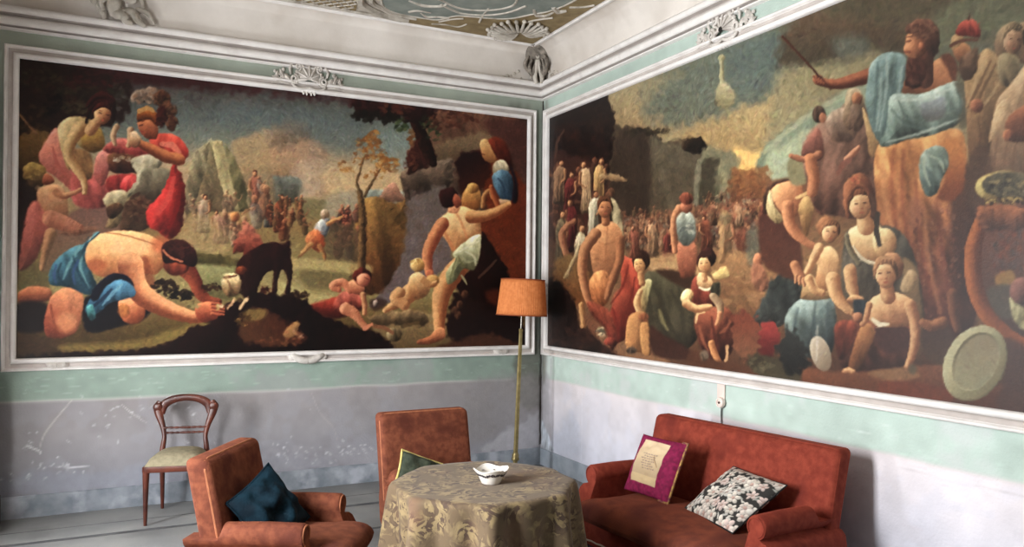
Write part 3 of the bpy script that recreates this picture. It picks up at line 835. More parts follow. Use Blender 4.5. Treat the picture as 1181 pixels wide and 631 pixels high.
def loose_brush(c, n, size, seed, a=.55):
    """rework the whole surface with short loaded strokes so no edge stays hard"""
    H, W = c.U.shape
    r = np.random.RandomState(seed)
    du = abs(float(c.U[H//2, W//2+1]-c.U[H//2, W//2]))
    k = max(2, int(size/du*1.5))
    lum = c.img.mean(-1)
    gy, gx = np.gradient(lum)
    yy, xx = np.mgrid[-k:k+1, -k:k+1].astype(np.float32)
    kern = []
    for i in range(16):
        t = math.pi*i/16
        p = (xx*math.cos(t)+yy*math.sin(t))*du
        q = (-xx*math.sin(t)+yy*math.cos(t))*du
        kern.append(np.clip(1.3-(p/size)**2-(q/(size*.42))**2, 0, 1)*(.8+.2*np.cos(q*6/size)))
    ys = r.randint(k, H-k, n)
    xs = r.randint(k, W-k, n)
    jit = 1+.07*r.randn(n, 1)+.025*r.randn(n, 3)
    off = (r.randn(n, 2)*size*.30/du).astype(int)
    flow = c.noise(c.U, c.V, 26, 41)*math.pi*2
    for i in range(n):
        y, x = ys[i], xs[i]
        g1, g2 = gx[y, x], gy[y, x]
        t = (math.atan2(g2, g1)+math.pi/2) if g1*g1+g2*g2 > 4e-5 else flow[y, x]
        K = kern[int((t % math.pi)/math.pi*16) % 16][..., None]*a
        sy = min(H-1, max(0, y+off[i, 0]))
        sx = min(W-1, max(0, x+off[i, 1]))
        col = c.img[sy, sx]*jit[i]
        win = c.img[y-k:y+k+1, x-k:x+k+1]
        win *= 1-K
        win += K*col

def finish(c, amt):
    """aged varnish: weave, grain and mottling"""
    U, V = c.U, c.V
    f = 1+.08*(c.noise(U, V, 17, 8)-.5)+.05*(c.noise(U, V, 2.6, 9)-.5)+.10*(c.noise(U, V, .9, 10)-.5)
    x = np.clip(c.img, 0, 1)
    c.img[:] = x*(1-.5)+.5*sm(x*1.02)*1.06                # deepened contrast of old varnish
    c.img *= (1+(f-1)*amt)[..., None]
    h = (c.noise(U, V, 6, 11)-.5)*.05*amt
    c.img[..., 0] *= 1+h
    c.img[..., 2] *= 1-h
    c.img[:] = np.clip(c.img, .012, 1)

def paint_right(c):
    c.grad([(0, (98, 86, 70)), (60, (104, 104, 88)), (120, (130, 122, 96)), (170, (158, 138, 100)), (200, (170, 134, 90)), (240, (128, 92, 66)), (300, (132, 98, 68)), (360, (118, 84, 60)), (420, (92, 60, 44)), (480, (74, 44, 34))])
    # sky
    c.B([(700, 110), (780, 90), (800, 130), (760, 158), (720, 150), (700, 140)], (150, 138, 106), (170, 140, 100), soft=10)
    c.B([(745, 110), (800, 70), (860, 45), (905, 30), (930, 80), (900, 112), (850, 134), (790, 146), (755, 140)], (98, 110, 103), (118, 124, 108), soft=16, rough=8)
    c.B([(840, 60), (880, 42), (905, 50), (900, 90), (860, 110), (845, 90)], (88, 102, 100), soft=14, a=.7, rough=6)
    c.B([(790, 150), (850, 128), (910, 108), (940, 130), (900, 165), (870, 190), (820, 178), (790, 165)], (166, 142, 100), (178, 146, 98), soft=9, rough=4)
    c.B([(846, 172), (870, 176), (884, 172), (878, 198), (850, 198)], (224, 172, 100), soft=5)
    c.B([(895, 70), (908, 30), (960, 8), (1050, 10), (1100, 25), (1050, 60), (990, 62), (950, 72), (905, 78)], (106, 84, 66), (94, 84, 68), soft=8, rough=5)
    c.B([(940, 0), (1181, -80), (1181, 30), (1100, 40), (1020, 30)], (96, 86, 68), soft=10, rough=5)
    c.B([(1060, 45), (1090, 10), (1130, -10), (1185, -20), (1185, 60), (1150, 40), (1090, 60)], (112, 116, 92), soft=8, a=.8, rough=4)
    c.B([(900, 82), (960, 74), (1010, 60), (1015, 90), (960, 110), (900, 170), (880, 175), (890, 120)], (140, 130, 98), soft=9, rough=3)
    c.B([(960, 45), (995, 42), (1000, 60), (970, 66)], (104, 110, 100), soft=7, a=.8)
    c.B([(876, 178), (900, 152), (940, 124), (985, 100), (1010, 96), (1010, 125), (960, 140), (920, 165), (890, 195), (885, 215), (872, 205)], (136, 148, 124), (122, 138, 118), soft=3, rough=2)
    c.B([(884, 180), (905, 166), (935, 150), (950, 190), (930, 210), (884, 215)], (150, 160, 132), soft=5)
    c.K([(880, 176), (910, 150), (950, 122), (990, 103)], [4, 6, 6, 4], (166, 168, 138), a=.6, soft=2)
    # serpent on the pole: a pale column with a coiled foot
    c.K([(832, 66), (832, 80), (833, 98)], [6, 4.6, 6], (176, 168, 130), (140, 132, 100))
    c.E(832, 66, 4, 3, (180, 172, 136), (146, 138, 104), n=0)
    c.B([(829, 96), (838, 97), (846, 108), (846, 118), (838, 126), (828, 124), (824, 114)], (172, 162, 126), (138, 128, 94), soft=1.8, rough=1, n=0)
    for y in (104, 111, 118):
        c.K([(827, y), (835, y+3), (843, y+1)], [1, 1.8, 1], (146, 136, 100), a=.7)
    # hedges and cliffs
    c.B([(694, 152), (716, 146), (736, 148), (754, 153), (766, 163), (792, 160), (813, 168), (812, 250), (760, 262), (690, 280)], (66, 54, 42), (76, 60, 46), soft=1.6, rough=2)
    c.B([(750, 158), (764, 164), (790, 168), (806, 180), (804, 240), (750, 252)], (92, 84, 68), (96, 80, 62), soft=3)
    c.F(778, 208, 26, 36, 60, [(80, 72, 58), (104, 94, 76), (70, 62, 48)], 9, 5, .35, 1.5)
    c.B([(708, 160), (745, 154), (748, 240), (712, 250)], (58, 44, 36), soft=4, a=.7)
    c.E(800, 168, 14, 9, (44, 32, 22), (34, 24, 18), soft=1.5, rough=2)
    c.F(745, 152, 24, 4, 30, [(44, 36, 26), (56, 48, 34)], 5, 2, .8)
    c.B([(812, 170), (830, 172), (848, 178), (852, 190), (848, 238), (812, 242), (806, 200)], (118, 114, 90), (108, 102, 78), soft=3.5, rough=2)
    c.B([(812, 185), (830, 184), (826, 205), (824, 238), (806, 240), (808, 205)], (70, 63, 50), (82, 75, 58), soft=3, rough=3)
    c.K([(806, 186), (803, 210), (802, 238)], [6, 6, 6], (120, 116, 96), a=.8, soft=1.6)
    c.K([(832, 190), (836, 215), (838, 238)], [8, 9, 9], (142, 136, 104), a=.6, soft=3)
    c.B([(843, 200), (858, 194), (872, 197), (886, 194), (887, 240), (843, 242)], (134, 84, 50), (122, 72, 50), soft=3, rough=4, a=.85)
    c.F(864, 214, 20, 18, 60, [(104, 58, 36), (150, 98, 58), (120, 72, 44)], 5, 31, .55)
    # crowd in the valley
    c.B([(700, 262), (760, 246), (860, 232), (905, 236), (910, 320), (700, 330)], (124, 82, 62), (136, 100, 70), soft=4, rough=2)
    pal = [(128, 80, 60), (104, 60, 46), (150, 106, 76), (98, 76, 60), (84, 48, 40), (160, 126, 92), (116, 102, 78), (136, 74, 56)]
    c.C(812, 226, 900, 258, 90, pal, 13, 3, (160, 110, 78), .6)
    c.C(712, 248, 800, 290, 80, pal, 17, 5, (160, 110, 78), .55)
    c.C(800, 246, 905, 300, 60, pal, 22, 7, (164, 112, 80), .55)
    for x0, y0, rx, ry, n in [(755, 268, 48, 20, 170), (850, 250, 52, 26, 220), (860, 290, 44, 18, 120)]:
        c.F(x0, y0, rx, ry, n, [(188, 146, 108), (84, 48, 40), (150, 70, 56), (110, 112, 104), (206, 176, 136), (66, 42, 34), (160, 104, 74)], 3.2, x0, .6, 1.4)
    for x, y, h, w, q in [(732, 300, 40, 14, (150, 84, 66)), (752, 296, 44, 15, (176, 132, 98)), (770, 302, 40, 14, (128, 58, 50)), (836, 306, 58, 18, (182, 144, 104)), (866, 308, 50, 16, (106, 104, 92)), (814, 292, 44, 14, (142, 78, 58)), (892, 280, 40, 14, (150, 100, 76)), (880, 262, 30, 11, (120, 66, 52)), (852, 262, 30, 11, (170, 128, 96)), (822, 260, 28, 10, (150, 100, 74))]:
        c.figure(x, y, h, w, q, x, (188, 130, 92))
    c.B([(745, 300), (790, 292), (806, 318), (760, 316)], (182, 142, 98), soft=4, a=.8)
    c.B([(824, 290), (870, 292), (905, 300), (890, 340), (870, 368), (838, 356), (822, 330)], (150, 110, 74), (132, 92, 62), soft=5, rough=3)
    c.F(856, 334, 30, 22, 50, [(120, 84, 56), (166, 124, 86), (140, 100, 68)], 10, 8, .4)
    c.B([(822, 316), (836, 308), (840, 318), (826, 322)], (206, 172, 108), soft=2)
    c.E(856, 276, 10, 14, (128, 66, 48), (96, 50, 38), soft=3, a=.7)
    c.B([(862, 264), (874, 262), (880, 300), (866, 310), (860, 290)], (100, 98, 84), soft=3, a=.7)
    c.K([(836, 250), (834, 275), (832, 300)], [14, 12, 8], (172, 132, 90), (120, 84, 58), a=.7)
    c.E(836, 252, 7, 7, (128, 116, 84), soft=2, a=.7)
    # dark grove on the left, people beneath it
    c.B([(626, 128), (660, 112), (690, 100), (702, 118), (706, 136), (706, 160), (702, 200), (696, 240), (680, 260), (630, 270)], (36, 18, 16), (52, 26, 22), soft=1.6, rough=3)
    c.F(694, 136, 14, 20, 60, [(34, 18, 14), (48, 28, 20)], 8, 14, .9)
    c.F(668, 150, 24, 12, 60, [(40, 20, 16), (58, 32, 22), (30, 14, 12)], 8, 15, .8)
    c.F(690, 140, 16, 20, 60, [(40, 24, 18), (28, 14, 12), (54, 30, 22)], 5, 4, .8)
    c.F(664, 165, 26, 26, 60, [(54, 24, 20), (24, 10, 10), (70, 34, 26)], 6, 6, .5)
    c.K([(640, 190), (642, 165), (650, 150)], [4, 3, 2], (104, 74, 58), a=.7)
    c.B([(634, 190), (660, 180), (700, 200), (700, 300), (680, 340), (634, 340)], (78, 42, 34), (90, 60, 40), soft=5, a=.8)
    grp = [(92, 36, 34), (120, 100, 80), (74, 64, 56), (104, 72, 54), (60, 30, 28), (96, 60, 46), (130, 108, 80)]
    c.C(640, 206, 702, 300, 26, grp, 40, 9, (140, 92, 64), .6)
    for x, y, h, q in [(644, 190, 30, (150, 112, 84)), (656, 204, 32, (110, 44, 42)), (676, 192, 36, (190, 150, 112)), (690, 188, 34, (186, 140, 88)), (660, 236, 36, (104, 38, 40)), (684, 226, 34, (176, 166, 140)), (646, 250, 40, (96, 84, 64)), (668, 266, 40, (180, 164, 130))]:
        c.figure(x, y+h*1.5, h*1.7, 15, q, int(x), (196, 138, 94))
    c.K([(694, 204), (708, 205), (722, 208)], [8, 8, 3], (190, 154, 110), (140, 104, 72), a=.85)
    c.K([(655, 300), (648, 270), (662, 255)], [8, 9, 6], (190, 124, 88), (130, 76, 54))
    c.B([(640, 300), (668, 296), (680, 330), (668, 352), (650, 348), (640, 330)], (124, 92, 54), (140, 84, 44), soft=3, rough=2)
    c.K([(652, 320), (662, 300), (668, 284)], [5, 6, 4], (196, 170, 128), (130, 100, 70), a=.8)
    c.B([(630, 326), (646, 330), (662, 346), (668, 372), (690, 392), (716, 416), (690, 416), (630, 404)], (46, 24, 20), (58, 32, 26), soft=2, rough=2)
    c.E(642, 346, 9, 22, (14, 7, 8), soft=3)
    c.F(664, 390, 30, 14, 60, [(66, 38, 30), (34, 16, 14), (84, 50, 38)], 6, 12, .5)
    c.K([(670, 352), (672, 366), (672, 376)], [7, 7, 6], (212, 152, 98), (150, 96, 58))
    c.B([(674, 366), (700, 356), (712, 372), (706, 396), (688, 390)], (122, 78, 56), soft=3, rough=2)
    c.F(694, 384, 8, 5, 12, [(210, 190, 150), (84, 80, 68)], 4, 13)
    c.B([(690, 390), (720, 392), (760, 405), (770, 420), (730, 418)], (130, 92, 66), soft=3)
    loose_brush(c, 22000, 2.8, 5, .5)
    # seated man with red mantle
    c.B([(704, 230), (712, 236), (716, 250), (720, 276), (722, 300), (714, 300), (708, 270)], (172, 158, 122), (130, 108, 78), soft=1.5)
    c.B([(714, 296), (726, 298), (736, 304), (738, 340), (730, 372), (722, 390), (706, 396), (700, 380), (706, 352), (716, 330)], (164, 66, 48), (128, 44, 36), soft=1.4)
    c.E(716, 348, 10, 14, (186, 84, 62), (142, 54, 42), soft=3, a=.9)
    for p in [[(724, 306), (718, 330), (704, 350)], [(732, 320), (726, 350), (716, 380)], [(706, 356), (712, 376), (710, 392)]]:
        c.K(p, [2, 3, 2], (110, 36, 30), a=.7, soft=1.3)
    c.B([(684, 266), (692, 258), (706, 256), (716, 266), (719, 290), (714, 316), (706, 330), (688, 330), (682, 306), (680, 284)], (200, 132, 88), (150, 94, 62), d=(.6, .8), soft=1.2)
    for p in [[(686, 276), (698, 282), (712, 276)], [(700, 262), (699, 280), (698, 310)], [(686, 298), (698, 302), (710, 296)]]:
        c.K(p, [1.4, 2.4, 1.4], (140, 86, 56), a=.55, soft=1.4)
    c.E(692, 275, 7, 6, (216, 148, 100), soft=3, a=.6)
    c.B([(678, 330), (684, 316), (696, 312), (702, 322), (702, 344), (694, 354), (682, 348)], (206, 128, 78), (160, 88, 50), soft=1.4)
    c.K([(686, 270), (674, 288), (671, 312), (675, 336), (680, 352)], [14, 12, 11, 9, 7], (206, 136, 92), (134, 80, 54))
    c.K([(715, 276), (714, 300), (706, 322), (699, 344)], [11, 10, 9, 6], (176, 112, 74), (116, 70, 48))
    c.B([(676, 348), (696, 354), (706, 366), (712, 392), (704, 404), (698, 380), (684, 366)], (140, 66, 48), (110, 44, 36), soft=2)
    c.E(704, 394, 8, 5, (150, 64, 50), (100, 40, 32), soft=1.2)
    c.K([(698, 256), (698, 250)], [10, 9], (190, 120, 78), (140, 84, 56))
    c.face(697, 240, 8, 11.5, 0, (206, 134, 88), (140, 84, 56), .2, hair=(96, 58, 40))
    c.K([(690, 234), (693, 229), (700, 228), (704, 234)], [2, 3, 3, 2], (110, 66, 44), a=.8)
    # woman in dark green, stone block
    c.B([(744, 316), (758, 314), (782, 318), (796, 336), (800, 362), (804, 388), (790, 404), (770, 410), (756, 398), (748, 376), (742, 352)], (84, 80, 60), (74, 66, 52), soft=1.5)
    for p, q in [([(752, 330), (764, 350), (766, 380)], 0), ([(774, 336), (786, 360), (788, 390)], 1), ([(760, 358), (764, 370), (770, 380)], 2), ([(744, 330), (748, 350), (752, 370)], 0), ([(764, 356), (772, 376), (784, 392)], 0)]:
        c.K(p, [3, 6, 3], [(58, 54, 42), (60, 56, 44), (134, 124, 84)][q], a=.7, soft=2)
    c.B([(740, 330), (746, 322), (752, 326), (748, 342), (742, 362), (733, 358), (733, 344)], (150, 146, 104), (206, 158, 100), d=(-1, .2), soft=1.2)
    c.K([(738, 336), (734, 348), (738, 362)], [6, 8, 7], (232, 182, 124), (170, 118, 76))
    c.B([(756, 312), (780, 312), (808, 320), (800, 336), (776, 326)], (66, 44, 32), soft=3)
    c.E(740, 300, 9, 12, (64, 36, 28), (44, 24, 20), soft=1.3)
    c.face(737, 305, 6.5, 11, -8, (244, 190, 124), (176, 116, 72), -.4, hair=(70, 40, 30))
    c.K([(738, 316), (740, 326)], [7, 8], (206, 146, 94), (150, 96, 62))
    c.B([(722, 374), (728, 362), (742, 360), (748, 374), (750, 408), (736, 406), (722, 402)], (178, 120, 74), (140, 88, 54), d=(1, .3), soft=1.2)
    c.B([(738, 376), (747, 374), (748, 408), (740, 406)], (198, 138, 84), soft=1.4, a=.8)
    c.E(742, 366, 6, 5, (120, 66, 46), soft=2, a=.8)
    c.E(728, 404, 6, 4, (84, 66, 54), soft=1.5)
    c.B([(750, 376), (764, 386), (790, 400), (800, 414), (760, 412), (750, 400)], (72, 42, 34), soft=2.5)
    # standing girl behind
    c.B([(780, 284), (792, 276), (802, 284), (802, 312), (794, 320), (784, 318)], (188, 112, 84), (136, 74, 54), soft=1.6)
    c.K([(783, 240), (777, 252), (776, 272), (778, 290)], [9, 8, 7, 6], (214, 140, 98), (150, 92, 64))
    c.B([(780, 252), (790, 244), (800, 250), (802, 272), (792, 284), (782, 276)], (138, 146, 134), (96, 104, 98), soft=1.6)
    c.F(792, 266, 7, 10, 16, [(84, 90, 88), (164, 166, 150)], 5, 3, .6)
    c.E(791, 238, 7, 8, (190, 112, 82), (130, 74, 56), soft=1.2)
    c.E(791, 229, 8, 7, (150, 78, 58), (112, 56, 42), soft=1.2)
    # girl with crossed arms
    c.B([(800, 368), (812, 358), (834, 354), (846, 364), (850, 384), (842, 408), (826, 418), (812, 408), (804, 390)], (134, 72, 52), (96, 46, 38), soft=1.6)
    for p, q in [([(820, 366), (824, 390), (826, 410)], 0), ([(838, 366), (838, 388), (836, 408)], 0), ([(806, 376), (810, 392), (816, 404)], 1), ([(842, 370), (836, 380), (830, 384)], 1)]:
        c.K(p, [2, 4, 2], [(78, 36, 30), (160, 92, 66)][q], a=.7, soft=1.6)
    c.K([(802, 372), (804, 362), (812, 360)], [2, 3, 2], (206, 164, 116))
    c.B([(796, 332), (802, 318), (806, 322), (808, 332), (818, 336), (822, 330), (828, 338), (824, 352), (808, 358), (798, 350)], (138, 62, 48), (104, 44, 36), soft=1.2)
    c.B([(803, 320), (808, 314), (818, 320), (822, 328), (816, 334), (806, 332)], (244, 200, 144), (204, 146, 98), soft=1.2)
    c.K([(806, 332), (814, 334), (822, 331)], [2.4, 3, 2.4], (236, 214, 172))
    c.B([(820, 330), (830, 326), (828, 346), (820, 344)], (56, 54, 42), soft=1.6)
    c.E(792, 342, 7, 9, (246, 214, 152), (206, 156, 98), ang=20, soft=1.1)
    c.K([(791, 350), (802, 356), (818, 354)], [10, 10, 7], (238, 182, 124), (176, 112, 74), lit=(-.3, -1))
    c.K([(822, 342), (830, 352), (830, 366)], [9, 9, 6], (190, 160, 122), (130, 96, 70))
    c.K([(830, 362), (828, 370), (826, 374)], [6, 6, 4], (222, 150, 104), (160, 96, 66))
    c.E(816, 297, 9.5, 11, (66, 34, 30), (44, 22, 22), soft=1.2)
    c.K([(812, 316), (812, 322)], [7, 8], (228, 172, 118), (180, 118, 78))
    c.face(812, 304, 7.6, 11, -6, (248, 198, 136), (190, 126, 82), -.15, hair=(72, 38, 32))
    c.K([(805, 298), (810, 292), (818, 293)], [2, 4, 4], (72, 38, 32))
    c.K([(820, 396), (824, 408), (828, 417)], [8, 8, 7], (220, 146, 92), (160, 96, 60))
    c.K([(838, 400), (838, 412), (836, 416)], [4, 3, 3], (180, 136, 98))
    c.B([(796, 404), (820, 414), (860, 424), (890, 432), (880, 440), (800, 424)], (92, 56, 40), soft=3)
    c.E(812, 410, 5, 6, (110, 100, 84), soft=2, a=.7)
    # blue-black cloak, red cloth
    c.B([(866, 372), (876, 350), (886, 328), (900, 314), (916, 318), (926, 340), (918, 366), (900, 376), (880, 378)], (54, 60, 58), (64, 68, 66), soft=2, rough=4)
    c.E(874, 300, 6, 8, (206, 128, 92), (140, 80, 58), soft=1.2)
    c.B([(868, 304), (880, 308), (886, 330), (876, 336), (866, 324)], (140, 90, 68), soft=2)
    c.B([(846, 366), (862, 360), (874, 372), (872, 410), (850, 412), (842, 390)], (122, 62, 46), (142, 92, 66), soft=2.5, rough=5)
    c.B([(876, 382), (886, 368), (896, 376), (896, 398), (886, 412), (876, 404)], (160, 58, 56), (112, 40, 40), soft=2.4, rough=4)
    c.B([(862, 412), (890, 410), (920, 428), (918, 446), (876, 436)], (74, 66, 50), soft=3, rough=2)
    c.F(878, 420, 14, 8, 24, [(104, 98, 76), (62, 52, 40)], 5, 40, .6)
    # bending man with the urn
    c.B([(884, 214), (900, 206), (930, 206), (940, 220), (936, 262), (900, 262), (888, 240)], (120, 80, 58), soft=3)
    c.B([(876, 250), (900, 256), (918, 262), (924, 320), (896, 316), (878, 300)], (92, 54, 46), (112, 66, 50), soft=3)
    c.B([(880, 226), (890, 212), (908, 206), (904, 214), (890, 226), (882, 246)], (72, 48, 38), soft=1.6)
    c.B([(889, 220), (898, 212), (912, 209), (924, 214), (926, 236), (918, 250), (906, 248), (894, 236)], (226, 152, 104), (180, 108, 74), d=(1, .5), soft=1.2)
    c.B([(886, 222), (890, 222), (892, 236), (902, 252), (896, 258), (887, 250), (883, 238)], (206, 184, 134), (166, 140, 96), soft=1.1)
    c.K([(908, 238), (910, 256), (918, 270), (930, 280), (938, 284)], [15, 14, 12, 9, 7], (222, 142, 98), (154, 90, 62))
    c.B([(920, 240), (926, 228), (934, 228), (938, 240), (936, 250), (930, 272), (924, 262), (922, 250)], (186, 144, 92), (134, 92, 58), soft=1.2)
    c.K([(918, 228), (928, 224), (938, 216)], [3, 4, 3], (206, 162, 106))
    c.B([(942, 208), (952, 212), (956, 230), (948, 248), (940, 240)], (160, 100, 78), (124, 76, 62), soft=2)
    # elders behind
    c.B([(908, 186), (924, 184), (930, 210), (912, 212)], (130, 124, 92), soft=2.5)
    c.B([(924, 176), (930, 156), (944, 142), (962, 132), (976, 118), (996, 120), (1006, 150), (1014, 190), (1014, 250), (970, 250), (940, 240), (930, 210)], (126, 96, 82), (120, 80, 66), soft=2)
    c.B([(924, 176), (932, 158), (944, 148), (950, 176), (942, 186), (928, 182)], (142, 88, 76), (116, 72, 62), soft=1.5)
    c.K([(944, 178), (930, 184), (912, 180)], [9, 8, 6], (196, 124, 92), (136, 84, 62))
    c.K([(934, 184), (938, 206), (936, 222)], [14, 14, 12], (206, 128, 88), (150, 90, 62))
    c.E(944, 132, 8, 10, (92, 70, 58), (72, 52, 44), soft=1.2)
    c.E(948, 136, 4, 6, (166, 104, 76), soft=1.2)
    c.B([(952, 140), (964, 126), (980, 128), (988, 150), (978, 164), (958, 160)], (150, 126, 108), (122, 92, 78), soft=2)
    c.B([(974, 116), (978, 104), (988, 102), (996, 112), (994, 124), (980, 150), (972, 140)], (166, 142, 112), (132, 102, 82), soft=1.3)
    c.E(988, 114, 6, 8, (186, 118, 82), (132, 80, 58), soft=1)
    c.B([(982, 122), (994, 122), (996, 140), (988, 152), (980, 142)], (122, 98, 82), (106, 80, 68), soft=1.4)
    c.B([(994, 124), (1004, 142), (1014, 160), (1010, 180), (1002, 178), (1000, 160)], (196, 158, 108), (166, 124, 84), soft=1.3)
    c.K([(976, 184), (984, 176), (990, 170)], [7, 8, 5], (218, 146, 112), (156, 96, 72))
    c.K([(966, 200), (972, 190), (980, 184)], [5, 7, 6], (134, 84, 70))
    # leader with staff: robe, mantle, head
    c.B([(1012, 168), (1060, 160), (1106, 150), (1116, 190), (1124, 260), (1130, 330), (1116, 390), (1080, 386), (1056, 350), (1040, 300), (1018, 270), (1010, 230)], (196, 124, 74), (104, 56, 48), d=(.1, 1), soft=1.6)
    c.B([(1098, 200), (1116, 190), (1140, 200), (1140, 300), (1124, 350), (1104, 330), (1096, 260)], (86, 58, 48), (72, 42, 38), soft=5, a=.85)
    for p, q in [([(1030, 172), (1028, 220), (1036, 280)], 0), ([(1042, 174), (1040, 230), (1052, 300)], 1), ([(1056, 210), (1060, 270), (1074, 340)], 0), ([(1080, 230), (1086, 290), (1096, 350)], 1), ([(1018, 180), (1020, 230), (1030, 270)], 2), ([(1066, 240), (1070, 300), (1084, 360)], 2)]:
        c.K(p, [3, 6, 4], [(138, 66, 46), (118, 58, 46), (206, 134, 88)][q], a=.45, soft=3)
    c.B([(1050, 230), (1064, 234), (1060, 262), (1048, 262)], (164, 104, 80), soft=4, a=.6)
    c.F(1080, 300, 30, 70, 160, [(150, 92, 80), (84, 42, 38), (170, 120, 104), (110, 60, 52)], 4, 50, .35, 1.5)
    c.B([(1084, 168), (1104, 160), (1112, 182), (1112, 214), (1098, 232), (1080, 228), (1090, 206)], (204, 122, 66), (150, 78, 46), soft=2.5)
    c.B([(1062, 178), (1078, 168), (1090, 172), (1094, 190), (1086, 206), (1080, 222), (1068, 226), (1060, 204)], (132, 150, 138), (92, 112, 108), soft=1.4)
    for p, q in [([(1070, 178), (1084, 186), (1088, 198)], 0), ([(1064, 190), (1074, 202), (1076, 220)], 1), ([(1066, 182), (1066, 198), (1072, 214)], 0)]:
        c.K(p, [2, 4, 2], [(162, 176, 156), (84, 100, 96)][q], a=.7, soft=1.3)
    c.B([(1040, 96), (1060, 88), (1078, 70), (1094, 66), (1100, 90), (1096, 100), (1064, 108), (1042, 108)], (196, 126, 86), (150, 92, 64), d=(-1, .5), soft=1.3)
    c.B([(1084, 66), (1096, 62), (1104, 78), (1100, 96), (1092, 80)], (110, 66, 50), soft=2.5)
    c.K([(1012, 84), (990, 91), (964, 97), (944, 94)], [18, 16, 12, 9], (166, 96, 68), (104, 54, 40), lit=(-.2, -1))
    c.E(943, 92, 6, 6, (160, 92, 64), (112, 58, 44))
    c.K([(902, 42), (928, 70), (957, 103)], [2.4, 3, 2.6], (104, 58, 44), (78, 42, 34), soft=.7)
    for k in range(4):
        c.K([(938+k*3, 88+k*1.5), (941+k*3, 93+k)], [3, 3], (170, 100, 72), (120, 62, 46), soft=.7)
    c.B([(1003, 76), (1014, 64), (1030, 60), (1044, 68), (1042, 96), (1032, 128), (1028, 150), (1016, 166), (1004, 146), (998, 118), (1000, 94)], (120, 146, 144), (94, 116, 114), d=(.3, 1), soft=1.3)
    for p, q in [([(1012, 72), (1010, 104), (1008, 140)], 0), ([(1022, 66), (1022, 100), (1014, 150)], 1), ([(1034, 68), (1030, 104), (1022, 140)], 0), ([(1040, 76), (1036, 104), (1030, 128)], 1), ([(1016, 84), (1014, 120), (1010, 150)], 1)]:
        c.K(p, [2, 4, 2], [(84, 106, 106), (150, 172, 166)][q], a=.65, soft=1.6)
    c.B([(1026, 112), (1044, 108), (1064, 108), (1098, 94), (1110, 100), (1116, 118), (1108, 140), (1080, 154), (1050, 160), (1020, 170), (1014, 164), (1022, 146)], (146, 166, 156), (104, 124, 116), d=(-.2, 1), soft=1.4)
    for p, q in [([(1030, 116), (1060, 114), (1104, 100)], 0), ([(1028, 126), (1046, 144), (1074, 150)], 1), ([(1022, 164), (1060, 154), (1108, 136)], 0), ([(1036, 116), (1044, 134), (1060, 142)], 1), ([(1104, 104), (1108, 124), (1100, 142)], 1)]:
        c.K(p, [2, 4, 2], [(172, 188, 178), (88, 106, 102)][q], a=.7, soft=1.5)
    c.B([(1060, 122), (1074, 116), (1088, 112), (1088, 134), (1068, 140)], (140, 146, 160), (112, 104, 104), soft=2.5, a=.7)
    c.B([(1100, 96), (1116, 100), (1120, 130), (1112, 148), (1104, 140), (1110, 118)], (96, 88, 72), soft=3, a=.8)
    c.K([(1066, 62), (1064, 78), (1066, 92)], [22, 24, 20], (136, 84, 62), (96, 58, 46))
    c.B([(1048, 64), (1062, 62), (1068, 72), (1066, 92), (1056, 102), (1044, 98), (1044, 82)], (104, 60, 48), (76, 40, 34), soft=1.6, rough=1)
    c.F(1056, 82, 9, 16, 40, [(86, 46, 38), (124, 78, 60), (68, 36, 30)], 5, 60, .6, 1.3)
    c.B([(1044, 50), (1046, 40), (1056, 36), (1066, 42), (1068, 58), (1060, 66), (1048, 66), (1042, 58)], (196, 126, 88), (142, 84, 60), d=(1, .3), soft=1.1)
    c.K([(1045, 48), (1050, 47)], [1.6, 2], (72, 38, 32), a=.8)
    c.K([(1044, 43), (1052, 42)], [1.4, 2], (96, 54, 42), a=.8)
    c.K([(1043, 60), (1049, 60)], [2, 3], (120, 62, 50), a=.8)
    c.B([(1044, 36), (1050, 26), (1064, 22), (1078, 26), (1083, 40), (1082, 56), (1076, 66), (1068, 58), (1062, 46), (1052, 40)], (110, 72, 58), (84, 52, 44), soft=1.5, rough=1)
    c.F(1066, 36, 14, 12, 50, [(132, 92, 74), (84, 52, 42), (104, 66, 52)], 5, 61, .6)
    c.E(1062, 54, 3, 5, (186, 112, 80), (140, 80, 60))
    # priest in the red cap
    c.B([(1112, 84), (1122, 72), (1136, 56), (1150, 64), (1158, 84), (1160, 110), (1150, 140), (1136, 190), (1118, 190), (1114, 130)], (164, 130, 92), (126, 90, 64), soft=1.6)
    for p, q in [([(1136, 66), (1124, 96), (1116, 120)], 0), ([(1148, 74), (1132, 106), (1120, 128)], 1), ([(1154, 92), (1140, 114), (1126, 130)], 0), ([(1128, 136), (1130, 160), (1126, 186)], 1), ([(1142, 70), (1128, 100), (1116, 124)], 1)]:
        c.K(p, [2, 4, 2], [(188, 152, 110), (106, 76, 54)][q], a=.7, soft=1.4)
    c.B([(1098, 56), (1106, 48), (1116, 52), (1122, 64), (1116, 76), (1104, 70)], (186, 124, 84), (130, 82, 60), soft=1.2)
    c.K([(1098, 53), (1104, 52)], [1.4, 2], (80, 44, 34), a=.8)
    c.B([(1106, 70), (1116, 60), (1128, 56), (1126, 82), (1114, 94), (1106, 86)], (112, 84, 66), (96, 70, 56), soft=1.6, rough=1)
    c.B([(1096, 48), (1100, 40), (1110, 40), (1108, 50), (1098, 56)], (172, 136, 96), soft=1.3)
    c.K([(1096, 53), (1108, 47), (1126, 46)], [4, 4, 4], (110, 70, 52))
    c.B([(1102, 40), (1106, 28), (1118, 22), (1128, 28), (1130, 42), (1116, 42)], (196, 80, 66), (150, 56, 48), soft=1.2)
    c.K([(1117, 22), (1118, 18)], [3, 2], (96, 60, 48))
    c.E(1126, 122, 8, 8, (176, 108, 78), (130, 76, 58), soft=1.5)
